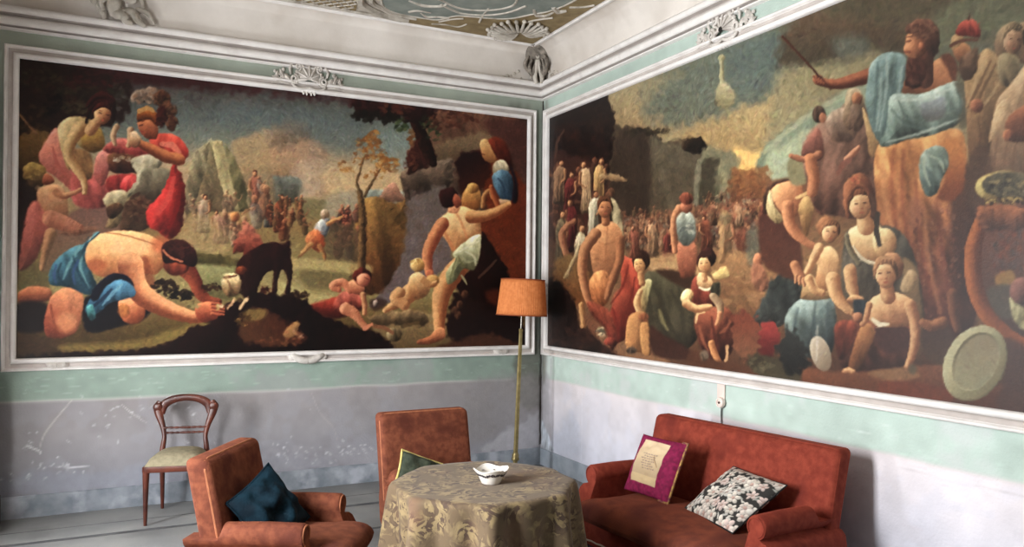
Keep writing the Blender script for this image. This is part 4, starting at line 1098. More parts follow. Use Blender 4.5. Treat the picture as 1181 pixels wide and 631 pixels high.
    # people cut by the right edge
    c.B([(1146, 56), (1150, 38), (1160, 28), (1176, 26), (1190, 30), (1190, 70), (1170, 72), (1152, 68)], (150, 124, 96), (136, 106, 82), soft=1.8)
    c.face(1168, 46, 11, 17, 8, (196, 152, 118), (150, 108, 82), .6, hair=(140, 116, 88))
    c.B([(1152, 64), (1166, 62), (1176, 72), (1170, 100), (1154, 96), (1150, 80)], (138, 122, 92), (116, 98, 74), soft=2)
    c.B([(1146, 130), (1152, 112), (1166, 96), (1185, 70), (1190, 70), (1190, 210), (1140, 200), (1142, 170)], (186, 150, 114), (146, 110, 84), soft=1.6)
    c.B([(1146, 132), (1156, 116), (1164, 120), (1152, 150), (1140, 164)], (206, 166, 124), soft=1.6, a=.8)
    c.B([(1160, 140), (1170, 128), (1190, 120), (1190, 158), (1170, 164), (1160, 158)], (166, 100, 70), (120, 70, 50), soft=1.5)
    c.E(1162, 156, 6, 7, (186, 112, 80), (140, 80, 60))
    for x in (1150, 1162, 1172):
        c.K([(x, 160), (x-3, 180), (x-6, 205)], [2, 3, 2], (120, 84, 64), a=.5, soft=1.5)
    c.B([(1118, 180), (1140, 170), (1144, 210), (1130, 240), (1114, 230)], (94, 68, 54), soft=4, a=.8)
    # great basket and carrier
    c.B([(1126, 240), (1150, 250), (1190, 240), (1190, 410), (1150, 372), (1130, 330)], (120, 74, 60), (96, 70, 64), soft=3)
    c.F(1164, 300, 22, 50, 120, [(150, 76, 46), (84, 74, 76), (112, 84, 84), (130, 62, 44), (70, 60, 56)], 6, 71, .5, 1.5)
    c.B([(1148, 318), (1166, 312), (1170, 326), (1150, 330)], (166, 124, 62), soft=2.5, a=.8)
    c.B([(1140, 332), (1170, 330), (1182, 360), (1160, 368), (1142, 356)], (90, 84, 74), soft=3, a=.8)
    c.E(1178, 336, 14, 16, (150, 96, 86), (110, 70, 66), soft=2)
    c.B([(1164, 344), (1174, 352), (1190, 362), (1190, 384), (1170, 372)], (150, 142, 104), soft=2)
    c.K([(1130, 258), (1122, 290), (1124, 330), (1136, 360), (1158, 384), (1190, 404)], [16, 20, 20, 18, 17, 14], (190, 104, 56), (124, 64, 42))
    c.B([(1126, 244), (1140, 236), (1180, 240), (1184, 262), (1150, 266), (1132, 262)], (150, 88, 56), (112, 70, 56), soft=2, rough=2)
    c.E(1160, 216, 36, 19, (176, 152, 92), (122, 92, 58), soft=1.6)
    c.E(1164, 213, 32, 15, (76, 70, 56), (120, 108, 80), soft=1.6, rough=1)
    c.F(1164, 216, 26, 10, 50, [(134, 122, 90), (84, 78, 62), (56, 50, 42), (160, 140, 96)], 6, 72, .6)
    c.F(1160, 232, 26, 4, 30, [(190, 160, 92), (90, 54, 34), (60, 40, 28)], 4, 73, .8)
    # nursing woman with children
    c.B([(972, 282), (980, 264), (1004, 260), (1030, 262), (1048, 280), (1060, 320), (1066, 380), (1050, 400), (1000, 350), (972, 340)], (80, 76, 68), (92, 76, 60), soft=1.6)
    c.B([(1040, 300), (1054, 306), (1060, 330), (1066, 400), (1050, 404), (1044, 350)], (150, 118, 82), (120, 90, 64), soft=3, a=.8)
    c.B([(1038, 330), (1048, 312), (1058, 318), (1052, 334), (1042, 338)], (176, 142, 104), soft=2)
    c.B([(978, 268), (988, 260), (1004, 256), (1018, 264), (1026, 276), (1022, 296), (1008, 304), (992, 298), (980, 284)], (246, 198, 142), (212, 152, 104), soft=1.2)
    c.E(1020, 280, 14, 17, (246, 196, 138), (196, 136, 92), soft=1.3)
    c.K([(984, 284), (994, 298), (1008, 304), (1016, 298)], [2, 4, 4, 2], (240, 226, 192), (196, 170, 132))
    c.K([(976, 272), (980, 288), (990, 304)], [6, 7, 6], (140, 128, 100), (96, 84, 68))
    c.K([(1012, 246), (1010, 264), (1014, 282)], [5, 7, 5], (72, 62, 54))
    c.K([(996, 246), (998, 262)], [17, 20], (240, 184, 130), (190, 124, 84))
    c.B([(972, 224), (976, 208), (988, 200), (1000, 204), (1007, 220), (1006, 240), (1000, 228), (988, 222), (980, 232), (978, 252), (973, 240)], (160, 98, 68), (104, 60, 46), d=(1, .3), soft=1.4, rough=1)
    c.F(986, 208, 8, 6, 20, [(184, 118, 80), (130, 70, 52), (196, 96, 70)], 4, 80, .7)
    c.face(991, 236, 12.5, 17, -6, (246, 192, 140), (186, 124, 86), .35, hair=(128, 78, 54))
    c.K([(979, 226), (986, 216), (996, 216), (1004, 226)], [3, 5, 5, 4], (150, 92, 64), (110, 64, 48))
    c.K([(1004, 224), (1007, 238), (1005, 250)], [4, 5, 4], (96, 66, 54))
    c.B([(904, 372), (914, 352), (930, 342), (952, 340), (962, 350), (964, 380), (956, 410), (930, 412), (912, 400)], (118, 136, 132), (66, 76, 78), d=(.5, .9), soft=1.6)
    for p in [[(920, 356), (916, 380), (924, 402)], [(940, 348), (938, 376), (940, 402)], [(954, 350), (954, 376), (950, 400)]]:
        c.K(p, [2, 4, 2], (70, 84, 88), a=.6, soft=2)
    c.B([(896, 400), (912, 380), (930, 400), (932, 424), (908, 430)], (58, 60, 58), (44, 44, 42), soft=3, rough=6)
    c.B([(924, 336), (932, 316), (944, 326), (960, 334), (958, 344), (926, 346)], (206, 168, 118), (166, 124, 84), soft=1.5)
    c.B([(932, 302), (940, 290), (956, 284), (966, 294), (966, 312), (962, 330), (948, 336), (940, 324), (942, 306)], (236, 180, 126), (188, 124, 82), soft=1.2)
    c.K([(944, 286), (936, 302), (930, 314)], [12, 9, 6], (238, 184, 130), (184, 120, 80))
    c.K([(916, 306), (922, 318), (928, 326)], [11, 11, 7], (214, 142, 98), (150, 92, 66))
    for k in range(3):
        c.K([(918+k*4, 318+k*2), (917+k*5, 326+k*2)], [4, 3], (222, 150, 104), (150, 92, 66), soft=.7)
    c.K([(932, 322), (938, 334), (948, 338)], [10, 9, 8], (230, 172, 118), (170, 110, 74))
    c.K([(960, 322), (964, 340), (974, 354), (982, 360)], [17, 15, 11, 8], (238, 180, 126), (176, 112, 74))
    c.K([(980, 312), (982, 330), (986, 344)], [15, 14, 10], (232, 172, 120), (176, 112, 76))
    c.B([(984, 340), (992, 342), (996, 346), (982, 350), (976, 346)], (226, 162, 112), (170, 108, 74), soft=1)
    c.E(952, 262, 11, 12, (160, 104, 70), (124, 78, 54), soft=1.3, rough=1)
    c.face(957, 268, 9.5, 12.5, 10, (242, 188, 136), (178, 116, 78), .3, hair=(150, 98, 66))
    c.B([(984, 346), (1004, 350), (1004, 366), (988, 368)], (46, 54, 60), soft=2)
    # boy seated in front
    c.B([(962, 380), (978, 370), (1004, 370), (1052, 374), (1056, 400), (1040, 422), (1004, 430), (984, 432), (968, 420), (976, 400)], (118, 66, 50), (92, 54, 46), soft=1.8)
    c.B([(1010, 378), (1044, 376), (1052, 396), (1030, 408), (1012, 400)], (78, 48, 46), soft=3, a=.85)
    c.B([(992, 378), (1004, 374), (1008, 388), (994, 420), (984, 430), (978, 422)], (172, 112, 70), (128, 78, 50), soft=1.6)
    c.B([(962, 376), (980, 370), (988, 380), (976, 410), (966, 412)], (140, 66, 48), (104, 50, 40), soft=1.8)
    c.B([(998, 360), (1004, 346), (1018, 338), (1036, 338), (1050, 346), (1056, 360), (1052, 374), (1030, 378), (1008, 374)], (236, 172, 122), (188, 120, 82), d=(.5, .8), soft=1.2)
    c.K([(1002, 352), (998, 368), (994, 374)], [8, 7, 6], (222, 154, 108), (170, 106, 72))
    c.E(989, 366, 6, 6, (206, 132, 96), (150, 90, 64))
    c.K([(1006, 368), (1014, 374), (1024, 374)], [4, 6, 3], (230, 210, 174))
    c.K([(1049, 352), (1055, 374), (1054, 400), (1046, 424)], [14, 13, 11, 8], (228, 162, 114), (160, 98, 68))
    c.K([(1022, 330), (1024, 342)], [15, 18], (224, 160, 112), (166, 104, 72))
    c.E(1028, 308, 14, 17, (190, 130, 92), (140, 90, 64), soft=1.3, rough=1)
    c.face(1021, 316, 12, 17, -6, (246, 188, 138), (186, 122, 84), -.4, hair=(176, 120, 84))
    c.K([(1010, 304), (1018, 297), (1030, 298)], [2, 4, 4], (190, 134, 94), a=.8)
    c.B([(970, 430), (976, 424), (986, 428), (984, 438), (974, 440)], (228, 162, 112), (170, 108, 72), soft=1)
    # ground, plates
    c.B([(930, 424), (970, 430), (1040, 424), (1090, 420), (1110, 440), (1190, 450), (1190, 490), (1000, 462), (930, 446)], (128, 78, 54), (104, 52, 38), soft=3, rough=2)
    c.B([(1064, 380), (1088, 372), (1100, 392), (1090, 420), (1066, 410)], (80, 54, 48), (104, 76, 58), soft=3)
    c.K([(1086, 372), (1074, 376), (1064, 372)], [14, 13, 9], (176, 112, 76), (120, 72, 52))
    c.K([(1098, 340), (1100, 362), (1104, 380)], [14, 12, 9], (150, 94, 66), (104, 64, 50), a=.8)
    c.B([(1000, 430), (1040, 424), (1060, 434), (1030, 440)], (150, 112, 78), soft=3, a=.7)
    c.B([(1020, 440), (1084, 446), (1096, 462), (1020, 456)], (126, 60, 40), soft=3, a=.8)
    c.E(1052, 426, 5, 6, (96, 88, 72), soft=2.5, a=.8)
    c.B([(1156, 390), (1190, 410), (1190, 474), (1150, 470), (1160, 430)], (88, 58, 52), soft=4, a=.85)
    c.E(946, 408, 11.5, 21, (196, 182, 160), (150, 128, 108), ang=-18, soft=1, n=0)
    c.E(947, 408, 9, 18, (180, 162, 142), (160, 140, 118), ang=-18, soft=1.2, n=0)
    c.K([(942, 376), (942, 396), (941, 416)], [2, 3, 2], (206, 202, 190), a=.4, soft=1.2)
    c.E(1124, 419, 35, 46, (196, 192, 152), (134, 126, 94), ang=27, soft=1, n=0)
    c.E(1124, 419, 33, 44, (184, 178, 138), (156, 146, 110), ang=27, soft=1.2, n=0)
    c.E(1125, 417, 25, 36, (112, 104, 80), (206, 200, 158), ang=27, soft=1, d=(.6, .9), n=0)
    c.E(1126, 418, 23, 34, (146, 132, 104), (176, 170, 134), ang=27, soft=1.6, d=(-.3, 1), n=0)
    loose_brush(c, 26000, 1.6, 6, .40)
    finish(c, .8)
    c.img *= np.interp(c.U, [870, 1000, 1180], [1, .80, .74])[..., None]       # darker layer of paint on the large figures
    glaze(c, .30, (1.06, .96, .80))
# ================================================================ the room
H_CEIL, COVE = 4.13, .235
XL, YF = -4.95, -7.6
white_paint = mat('white_limewash', (230, 225, 221), (238, 234, 230), 9, .7, .2, 40, c3=(222, 216, 212), s3=7)
hollow_shade = mat('hollow_shade', (176, 167, 161), (190, 181, 175), 9, .8, .2, 40)  # shade of the moulding hollows, put into their colour
cove_plaster = mat('cove_plaster', (208, 200, 191), (226, 219, 211), 2.2, .85, .2, 25, c3=(196, 186, 175), s3=1.4)
stucco = mat('stucco', (178, 170, 158), (204, 197, 186), 14, .8, .3, 60, c3=(150, 142, 130), s3=9)
floor_mat = mat('worn_stone', (120, 121, 121), (136, 136, 134), 3, .62, .12, 40, c3=(106, 106, 106), s3=1.6)
gap_mat = mat('floor_gap', (70, 71, 73), (92, 92, 94), 8, .8)
skirt_mat = mat('skirting_paint', (118, 126, 134), (150, 156, 164), 7, .75, .2, 40, c3=(172, 176, 186), s3=5)

bm = bmesh.new()
b0 = -.02
# slabs running along the back wall with open joints between them
joints = [0, -.665, -1.33, -2.0, -2.67, -3.34, -4.01, -4.68, -5.35, -6.02, -6.69, -7.36, YF]
for a, b in zip(joints, joints[1:]):
    add_box(bm, ((XL)/2, (a+b)/2, -.03), (-XL+.3, a-b-.012, .06), .006, 2)
struct(link_bm('floor', bm, floor_mat))
bm = bmesh.new()
add_box(bm, (XL/2, YF/2, -.05), (-XL+.3, -YF+.2, .086))
for x0, y, w in ((XL, -.405, .007), (XL, -.70, .05), (XL, -1.345, .035)):
    add_box(bm, (XL/2, y, .0005), (-XL, w, .002))
struct(link_bm('trim_1', bm, gap_mat))

# ---- wall plaster, laid on with the same brushes as the canvases; units are centimetres along the wall and up
def plaster(name, length, mp, paint, gain, rough=.8):
    n = int(length/1.25)
    zs = np.concatenate([np.arange(0, 118, 1.25), [120, 135, 160, 200, 240, 280, 320, 338, 346, 347, 352, 358, 364, 370, 376, 384, 400, 440]])
    us = np.linspace(0, length, n+1)
    Ug, Vg = np.meshgrid(us, zs)
    c = Canvas(Ug, -Vg)
    paint(c, length)
    return pigment_grid(name, Ug, Vg, c.img, lambda u, v: mp(u/100, v/100), pigment_mat(name+'_paint', gain, rough, .25, .3, 55))

def pigment_grid(name, Ug, Vg, img, mp, m, parent=None):
    h, w = Ug.shape
    X, Y, Z = mp(Ug, Vg)
    co = np.stack([np.broadcast_to(X, Ug.shape), np.broadcast_to(Y, Ug.shape), np.broadcast_to(Z, Ug.shape)], -1).reshape(-1, 3).astype(np.float32)
    idx = np.arange(h*w).reshape(h, w)
    q = np.stack([idx[:-1, :-1], idx[:-1, 1:], idx[1:, 1:], idx[1:, :-1]], -1).reshape(-1, 4)
    me = bpy.data.meshes.new(name)
    me.vertices.add(h*w)
    me.vertices.foreach_set('co', co.ravel())
    me.loops.add(q.size)
    me.loops.foreach_set('vertex_index', q.ravel().astype(np.int32))
    me.polygons.add(len(q))
    me.polygons.foreach_set('loop_start', np.arange(0, q.size, 4, dtype=np.int32))
    me.update(calc_edges=True)
    ca = me.color_attributes.new('pigment', 'FLOAT_COLOR', 'POINT')
    s = img.reshape(-1, 3)
    l = np.where(s <= .04045, s/12.92, ((s+.055)/1.055)**2.4)
    ca.data.foreach_set('color', np.concatenate([l, np.ones((len(l), 1))], 1).astype(np.float32).ravel())
    me.materials.append(m)
    o = bpy.data.objects.new(name, me)
    COL.objects.link(o)
    if parent is not None:
        o.parent = parent
    return o

def wall_bands(c, L, low, high, green, up_green, dark, seed, lo2):
    z = -c.V
    U = c.U
    n1 = c.noise(U, c.V, 40, seed)*.5+c.noise(U, c.V, 15, seed+1)*.3+c.noise(U, c.V, 5, seed+2)*.2
    n2 = c.noise(U, c.V, 22, seed+3)*.6+c.noise(U, c.V, 7, seed+4)*.4
    t = np.clip(z/87, 0, 1)[..., None]
    base = np.array(low)/255*(1-t)+np.array(high)/255*t
    base = base*(1+.22*(n1-.5))[..., None]
    m = sm((n2-.52)*6)[..., None]*.55*(1-t*.5)
    base = base*(1-m)+np.array(lo2)/255*m
    g = np.array(green)/255*(1+.16*(n1-.5)+.14*(n2-.5))[..., None]
    gm = sm((n1-.5)*5)[..., None]*.5
    g = g*(1-gm)+np.array(green).mean()/255*1.02*gm
    wob = 1.2*(c.noise(U, c.V*0, 30, seed+6)-.5)
    k = sm((z-87-wob)/1.6+.5)[..., None]
    img = base*(1-k)+g*k
    e = np.exp(-((z-87-wob)/1.1)**2)[..., None]*.5
    img = img*(1-e)+np.array((214, 206, 204))/255*e
    k = sm((z-200)/30)[..., None]
    img = img*(1-k)+(np.array(up_green)/255*(1+.2*(n1-.5))[..., None])*k
    c.img[:] = img

def crack(c, pts, col, w=.7, a=.8):
    c.K(pts, [w*.6, w, w*.5], col, soft=.55, a=a)

def paint_back_wall(c, L):
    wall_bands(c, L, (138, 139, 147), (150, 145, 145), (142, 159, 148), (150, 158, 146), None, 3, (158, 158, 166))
    X = lambda x: x*100+495
    # repainted zone and pale scuffs near the floor
    c.B([(X(-4.5), -17), (X(-4.4), -34), (X(-3.9), -30), (X(-3.2), -33), (X(-2.4), -28), (X(-2.2), -17)], (150, 156, 170), soft=4, a=.45, rough=3)
    c.B([(X(-2.9), -17), (X(-2.8), -30), (X(-2.3), -36), (X(-1.7), -30), (X(-1.2), -24), (X(-1.2), -17)], (160, 158, 164), soft=3, a=.5, rough=4)
    r = random.Random(4)
    for x, z, n, sx, sz in [(-2.05, 30, 40, 22, 4), (-4.35, 45, 16, 8, 10), (-4.18, 36, 12, 7, 4), (-2.5, 32, 14, 10, 4), (-3.75, 70, 20, 18, 8), (-3.4, 80, 10, 10, 5), (-1.3, 27, 12, 12, 3), (-4.6, 30, 6, 10, 6), (-2.9, 60, 10, 30, 20)]:
        for i in range(n):
            u, v = X(x)+r.gauss(0, sx), -(z+r.gauss(0, sz))
            c.K([(u, v), (u+r.uniform(-3, 3), v+r.uniform(-2.4, 2.4))], [.6, r.uniform(.7, 1.7), .4], (214, 212, 220), soft=.6, a=r.uniform(.3, .8))
    crack(c, [(X(-4.12), -87), (X(-4.22), -74), (X(-4.3), -62), (X(-4.33), -52)], (204, 196, 192), 1.2, .6)
    crack(c, [(X(-4.42), -54), (X(-4.34), -50), (X(-4.32), -47)], (216, 214, 218), 1.4, .8)
    crack(c, [(X(-3.78), -82), (X(-3.7), -74), (X(-3.6), -66)], (206, 200, 200), .9, .6)
    crack(c, [(X(-4.2), -36), (X(-4.1), -35), (X(-4.0), -35.4)], (222, 222, 228), 1.1, .8)
    crack(c, [(X(-2.3), -86), (X(-2.22), -66), (X(-2.1), -52), (X(-2.06), -40)], (184, 176, 176), 1, .4)
    # corner: grey old paint beside a pale patch, dark plumb crack
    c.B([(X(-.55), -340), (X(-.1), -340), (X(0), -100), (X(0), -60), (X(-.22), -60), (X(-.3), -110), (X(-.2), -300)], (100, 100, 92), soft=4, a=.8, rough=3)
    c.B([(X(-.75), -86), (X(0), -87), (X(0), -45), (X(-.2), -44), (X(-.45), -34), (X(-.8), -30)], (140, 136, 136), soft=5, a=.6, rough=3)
    c.B([(X(-.62), -18), (X(-.5), -30), (X(-.24), -42), (X(0), -50), (X(0), -18)], (178, 176, 182), soft=2.5, a=.75, rough=3)
    for i in range(26):
        z = 20+i*12
        crack(c, [(X(-.012)+r.uniform(-.6, .4), -z), (X(-.014)+r.uniform(-.8, .4), -z-12)], (52, 48, 44), r.uniform(.8, 1.8), .8)
    for i in range(120):
        u, v = r.uniform(20, 490), -r.uniform(89, 108)
        c.K([(u, v), (u+r.uniform(-8, 8), v+r.uniform(-.8, .8))], [.5, 1.2, .5], r.choice([(176, 202, 186), (138, 164, 150), (186, 196, 190)]), soft=.7, a=.35)

def paint_right_wall(c, L):
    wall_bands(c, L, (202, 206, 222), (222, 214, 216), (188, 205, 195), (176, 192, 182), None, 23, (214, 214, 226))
    r = random.Random(9)
    Y = lambda y: -y*100
    c.B([(0, -86), (16, -86), (22, -30), (18, -17), (0, -17)], (150, 148, 152), soft=4, a=.7, rough=2)
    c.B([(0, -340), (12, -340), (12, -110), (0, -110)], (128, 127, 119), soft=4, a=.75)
    c.B([(3, -18), (2, -44), (12, -36), (24, -24), (26, -18)], (206, 216, 226), soft=1.4, a=.8)
    for y, w in ((.02, 1.6), (.09, 1.0), (.2, 1.3)):
        crack(c, [(Y(-y), -108), (Y(-y)+.6, -70), (Y(-y), -20)], (128, 124, 128), w, .55)
    crack(c, [(78, -86), (79, -50), (78, -18)], (228, 226, 234), 1.6, .6)
    c.B([(26, -30), (60, -60), (80, -40), (70, -20), (30, -18)], (190, 196, 212), soft=8, a=.5, rough=4)
    for i in range(70):
        u, v = r.uniform(20, 560), -r.uniform(88, 108)
        c.K([(u, v), (u+r.uniform(-8, 8), v+r.uniform(-.6, .6))], [.5, 1.2, .5], r.choice([(206, 228, 214), (176, 200, 186), (220, 226, 222)]), soft=.7, a=.35)
    for i in range(30):
        u, v = r.uniform(200, 600), -r.uniform(20, 84)
        c.K([(u, v), (u+r.uniform(-12, 12), v+r.uniform(-1, 1))], [.4, .8, .4], (206, 196, 204), soft=.7, a=.4)
    crack(c, [(400, -82), (430, -80.5), (470, -81.5)], (190, 182, 184), .7, .5)

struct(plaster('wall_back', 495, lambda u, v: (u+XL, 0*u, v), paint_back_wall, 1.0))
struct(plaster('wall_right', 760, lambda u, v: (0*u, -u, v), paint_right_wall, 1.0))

# left wall with its two tall windows (outside the picture, where the daylight enters)
bm = bmesh.new()
D = .10
edges = [0]
for y, w, wz0, wz1 in WIN:
    edges += [y+w/2, y-w/2]
edges.append(YF)
for k in range(0, len(edges), 2):
    a, b = edges[k], edges[k+1]
    add_box(bm, (XL-D/2, (a+b)/2, H_CEIL/2), (D, a-b, H_CEIL))
for y, w, wz0, wz1 in WIN:
    add_box(bm, (XL-D/2, y, wz0/2), (D, w, wz0))
    add_box(bm, (XL-D/2, y, (wz1+H_CEIL)/2), (D, w, H_CEIL-wz1))
struct(link_bm('wall_left', bm, white_paint, smooth=False))
for k, (y, w, wz0, wz1) in enumerate(WIN):
    bm = bmesh.new()
    x = XL-.06
    for q in (-1, 1):
        add_box(bm, (x, y+q*(w/2-.03), (wz0+wz1)/2), (.06, .06, wz1-wz0), .005)
    for z in (wz0+.03, wz1-.03):
        add_box(bm, (x, y, z), (.058, w-.12, .06), .005)
    add_box(bm, (x, y, (wz0+wz1)/2), (.04, .04, wz1-wz0-.12), .004)
    struct(link_bm('window_%d' % (k+1), bm, white_paint, smooth=False))

# ceiling with its coved edge
bm = bmesh.new()
add_box(bm, (XL/2-.1, YF/2, H_CEIL+.05), (-XL+.2, -YF, .1))
struct(link_bm('ceiling', bm, stucco, smooth=False))

def corner_sweep(bm, prof, x0=XL, y0=YF):
    """run a profile (offset from wall, height) along the back wall, round the corner and down the right wall"""
    rows = []
    for d, z in prof:
        rows.append([bm.verts.new((x0, -d, z)), bm.verts.new((-d, -d, z)), bm.verts.new((-d, y0, z))])
    for a, b in zip(rows, rows[1:]):
        for i in range(2):
            bm.faces.new((a[i], a[i+1], b[i+1], b[i]))
    bmesh.ops.recalc_face_normals(bm, faces=bm.faces[:])

def corner_sweep_fine(bm, prof):
    rows = []
    nx = 60
    path = [(XL+(-XL)*i/nx, 0) for i in range(nx)]+[(0, 0)]+[(0, YF*(i+1)/nx) for i in range(nx)]
    for d, z in prof:
        row = []
        for x, y in path:
            row.append(bm.verts.new((min(x, -d), min(y, -d), z)))
        rows.append(row)
    for a, b in zip(rows, rows[1:]):
        for i in range(len(path)-1):
            try:
                bm.faces.new((a[i], a[i+1], b[i+1], b[i]))
            except ValueError:
                pass
    bmesh.ops.recalc_face_normals(bm, faces=bm.faces[:])

bm = bmesh.new()
pr = []
for i in range(13):
    a = i/12*PI/2
    pr.append((.03+(COVE-.03)*(1-math.cos(a)), 3.80+(H_CEIL-3.80)*math.sin(a)))
corner_sweep(bm, pr)
struct(link_bm('trim_2', bm, cove_plaster, angle=60))

def roll(cd, cz, r, a0, a1, n=7):
    return [(cd+r*math.cos(math.radians(a0+(a1-a0)*i/n)), cz+r*math.sin(math.radians(a0+(a1-a0)*i/n))) for i in range(n+1)]

# cornice: two rolls with a hollow between, a fillet below
bm = bmesh.new()
prof = [(0, 3.832), (.06, 3.830)]+roll(.066, 3.803, .027, 90, -80)+[(.050, 3.774), (.034, 3.770), (.032, 3.758)]
prof += [(.050, 3.756)]+roll(.034, 3.722, .036, 70, -60, 8)+[(.030, 3.690), (.016, 3.686), (.016, 3.680), (.034, 3.678), (.034, 3.667), (.014, 3.662), (0, 3.660)]
corner_sweep(bm, prof)
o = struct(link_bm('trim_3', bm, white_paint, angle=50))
o.data.materials.append(hollow_shade)
for p in o.data.polygons:                                  # hollows take the greyer tone that stands in for groove shade
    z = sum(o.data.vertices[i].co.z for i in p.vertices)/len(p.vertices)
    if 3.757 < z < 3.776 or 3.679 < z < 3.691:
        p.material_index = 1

# thin moulding where cove meets ceiling
bm = bmesh.new()
prof = [(COVE-.02, H_CEIL-.012)]+[(COVE+.005+.014*math.cos(a), H_CEIL-.006+.014*math.sin(a)) for a in np.linspace(PI, 2*PI, 7)]+[(COVE+.03, H_CEIL-.004), (COVE+.03, H_CEIL+.01)]
corner_sweep(bm, prof)
struct(link_bm('trim_4', bm, white_paint, angle=60))

# painted plinth bands
for nm, s in (('baseboard_back', 0), ('baseboard_right', 1)):
    bm = bmesh.new()
    n = 90
    L = -XL if s == 0 else -YF
    fr, to, bk = [], [], []
    for i in range(n+1):
        u = L*i/n
        z = .166+.006*noise.noise(Vector((u*1.7, s*9, 0)))
        d = .012
        P = (lambda d, z: (-u if u > d else -d, -d, z)) if s == 0 else (lambda d, z: (-d, -u if u > d else -d, z))
        fr.append(bm.verts.new(P(d, 0)))
        to.append(bm.verts.new(P(d, z-.004)))
        bk.append(bm.verts.new(P(.002, z)))
    for a, b in ((fr, to), (to, bk)):
        for i in range(n):
            bm.faces.new((a[i], a[i+1], b[i+1], b[i]))
    bmesh.ops.recalc_face_normals(bm, faces=bm.faces[:])
    struct(link_bm(nm, bm, skirt_mat if s == 0 else mat('plinth_paint', (140, 150, 160), (164, 172, 182), 6, .75, .2, 40)))

# stucco fields of the ceiling and their raised mouldings
ochre = mat('ochre_field', (128, 110, 78), (150, 132, 96), 9, .85, .2)
teal = mat('teal_field', (118, 126, 120), (140, 146, 138), 7, .85, .2)
zc = H_CEIL-.003
bm = bmesh.new()
def field(bm, pts, z):
    vs = [bm.verts.new((x, y, z)) for x, y in pts]
    f = bm.faces.new(vs)
    if f.normal.z > 0:
        f.normal_flip()
    q = bmesh.ops.extrude_face_region(bm, geom=[f])
    for v in [e for e in q['geom'] if isinstance(e, bmesh.types.BMVert)]:
        v.co.z -= .004
    bmesh.ops.recalc_face_normals(bm, faces=bm.faces[:])
field(bm, [(-1.75, -.275), (-.275, -.275), (-.275, -2.3), (-1.0, -2.3), (-1.5, -.9)], zc)
field(bm, [(-4.4, -.33), (-2.02, -.33), (-2.12, -.9), (-4.4, -.9)], zc)
struct(link_bm('trim_5', bm, ochre, smooth=False))
bm = bmesh.new()
edge = curve3([(-1.98, -.95, 0), (-1.86, -.60, 0), (-1.70, -.48, 0), (-1.45, -.47, 0), (-1.32, -.50, 0), (-1.22, -.66, 0), (-1.02, -.72, 0), (-.80, -.80, 0), (-.66, -1.0, 0), (-.56, -1.15, 0), (-.50, -1.5, 0), (-.55, -2.3, 0)], 5)
field(bm, [(p.x, p.y) for p in edge]+[(-1.9, -2.3)], zc-.006)
struct(link_bm('trim_6', bm, teal, smooth=False))
bm = bmesh.new()
def relief(pts, r=.014, k=6, fl=.8):
    add_tube(bm, curve3([(x, y, zc-.008) for x, y in pts], k), r, 6)
relief([(p.x, p.y) for p in edge[::2]], .010, 2)
relief([(-2.10, -.98), (-2.06, -.62), (-1.92, -.46), (-1.72, -.36), (-1.55, -.345)], [.03, .035, .03, .02])
relief([(-2.02, -.98), (-1.97, -.64), (-1.84, -.52), (-1.70, -.43), (-1.5, -.41)], [.018, .022, .02, .012])
relief([(-4.4, -.335), (-3.2, -.335), (-2.0, -.335), (-1.6, -.3)], .012, 4)
for i in range(26):                                       # trellis
    x = -4.3+i*.09
    relief([(x, -.35), (min(x+.34, -2.06), -.35-min(.34, -2.06-x))], .006, 1)
    relief([(x, -.69), (min(x+.34, -2.06), -.69+min(.34, -2.06-x))], .006, 1)
relief([(-1.44, -.85), (-1.22, -.74), (-1.0, -.80), (-.86, -.95), (-.80, -1.15)], .013)
relief([(-1.5, -.95), (-1.25, -.84), (-1.02, -.92), (-.9, -1.1), (-.95, -1.3)], .012)
relief([(-1.52, -.58), (-1.44, -.52), (-1.36, -.56), (-1.26, -.58)], [.008, .016, .012, .016])
relief([(-1.62, -.56), (-1.56, -.62), (-1.44, -.62)], [.016, .012, .008])
relief([(-1.30, -.44), (-1.22, -.56), (-1.14, -.62)], .009)
relief([(-.98, -.6), (-1.02, -.76), (-1.05, -.95)], .010)
relief([(-.62, -.78), (-.55, -.9), (-.46, -1.0)], .010)
relief([(-.70, -1.10), (-.62, -1.0), (-.54, -1.02), (-.52, -1.12)], [.012, .02, .016, .008])
relief([(-.58, -1.22), (-.50, -1.16), (-.44, -1.2)], [.02, .026, .012])
relief([(-.46, -1.28), (-.36, -1.34), (-.30, -1.42)], .010)
relief([(-1.34, -.36), (-1.22, -.40), (-1.10, -.40), (-1.06, -.5)], .007)
relief([(-1.7, -.80), (-1.55, -.76), (-1.42, -.82), (-1.4, -.9)], [.01, .018, .016, .008])
struct(link_bm('trim_7', bm, stucco))

# unseen block added in the corner to cast shadow on the back wall
bm = bmesh.new()
add_box(bm, (-4.775, -.21, .56), (.35, .20, 1.12), .01)
add_box(bm, (-4.755, -.28, .11), (.39, .34, .22), .01)
struct(link_bm('shadow_caster', bm, gap_mat))

# open crack down the corner of the room
bm = bmesh.new()
rr = random.Random(6)
add_tube(bm, [(-.005+rr.uniform(-.004, .002), -.005+rr.uniform(-.004, .002), .2+i*.075) for i in range(48)], [rr.uniform(.003, .010) for i in range(48)], 6)
struct(link_bm('trim_9', bm, mat('crack_shadow_dirt', (40, 36, 33), (62, 56, 52), 20, .95)))
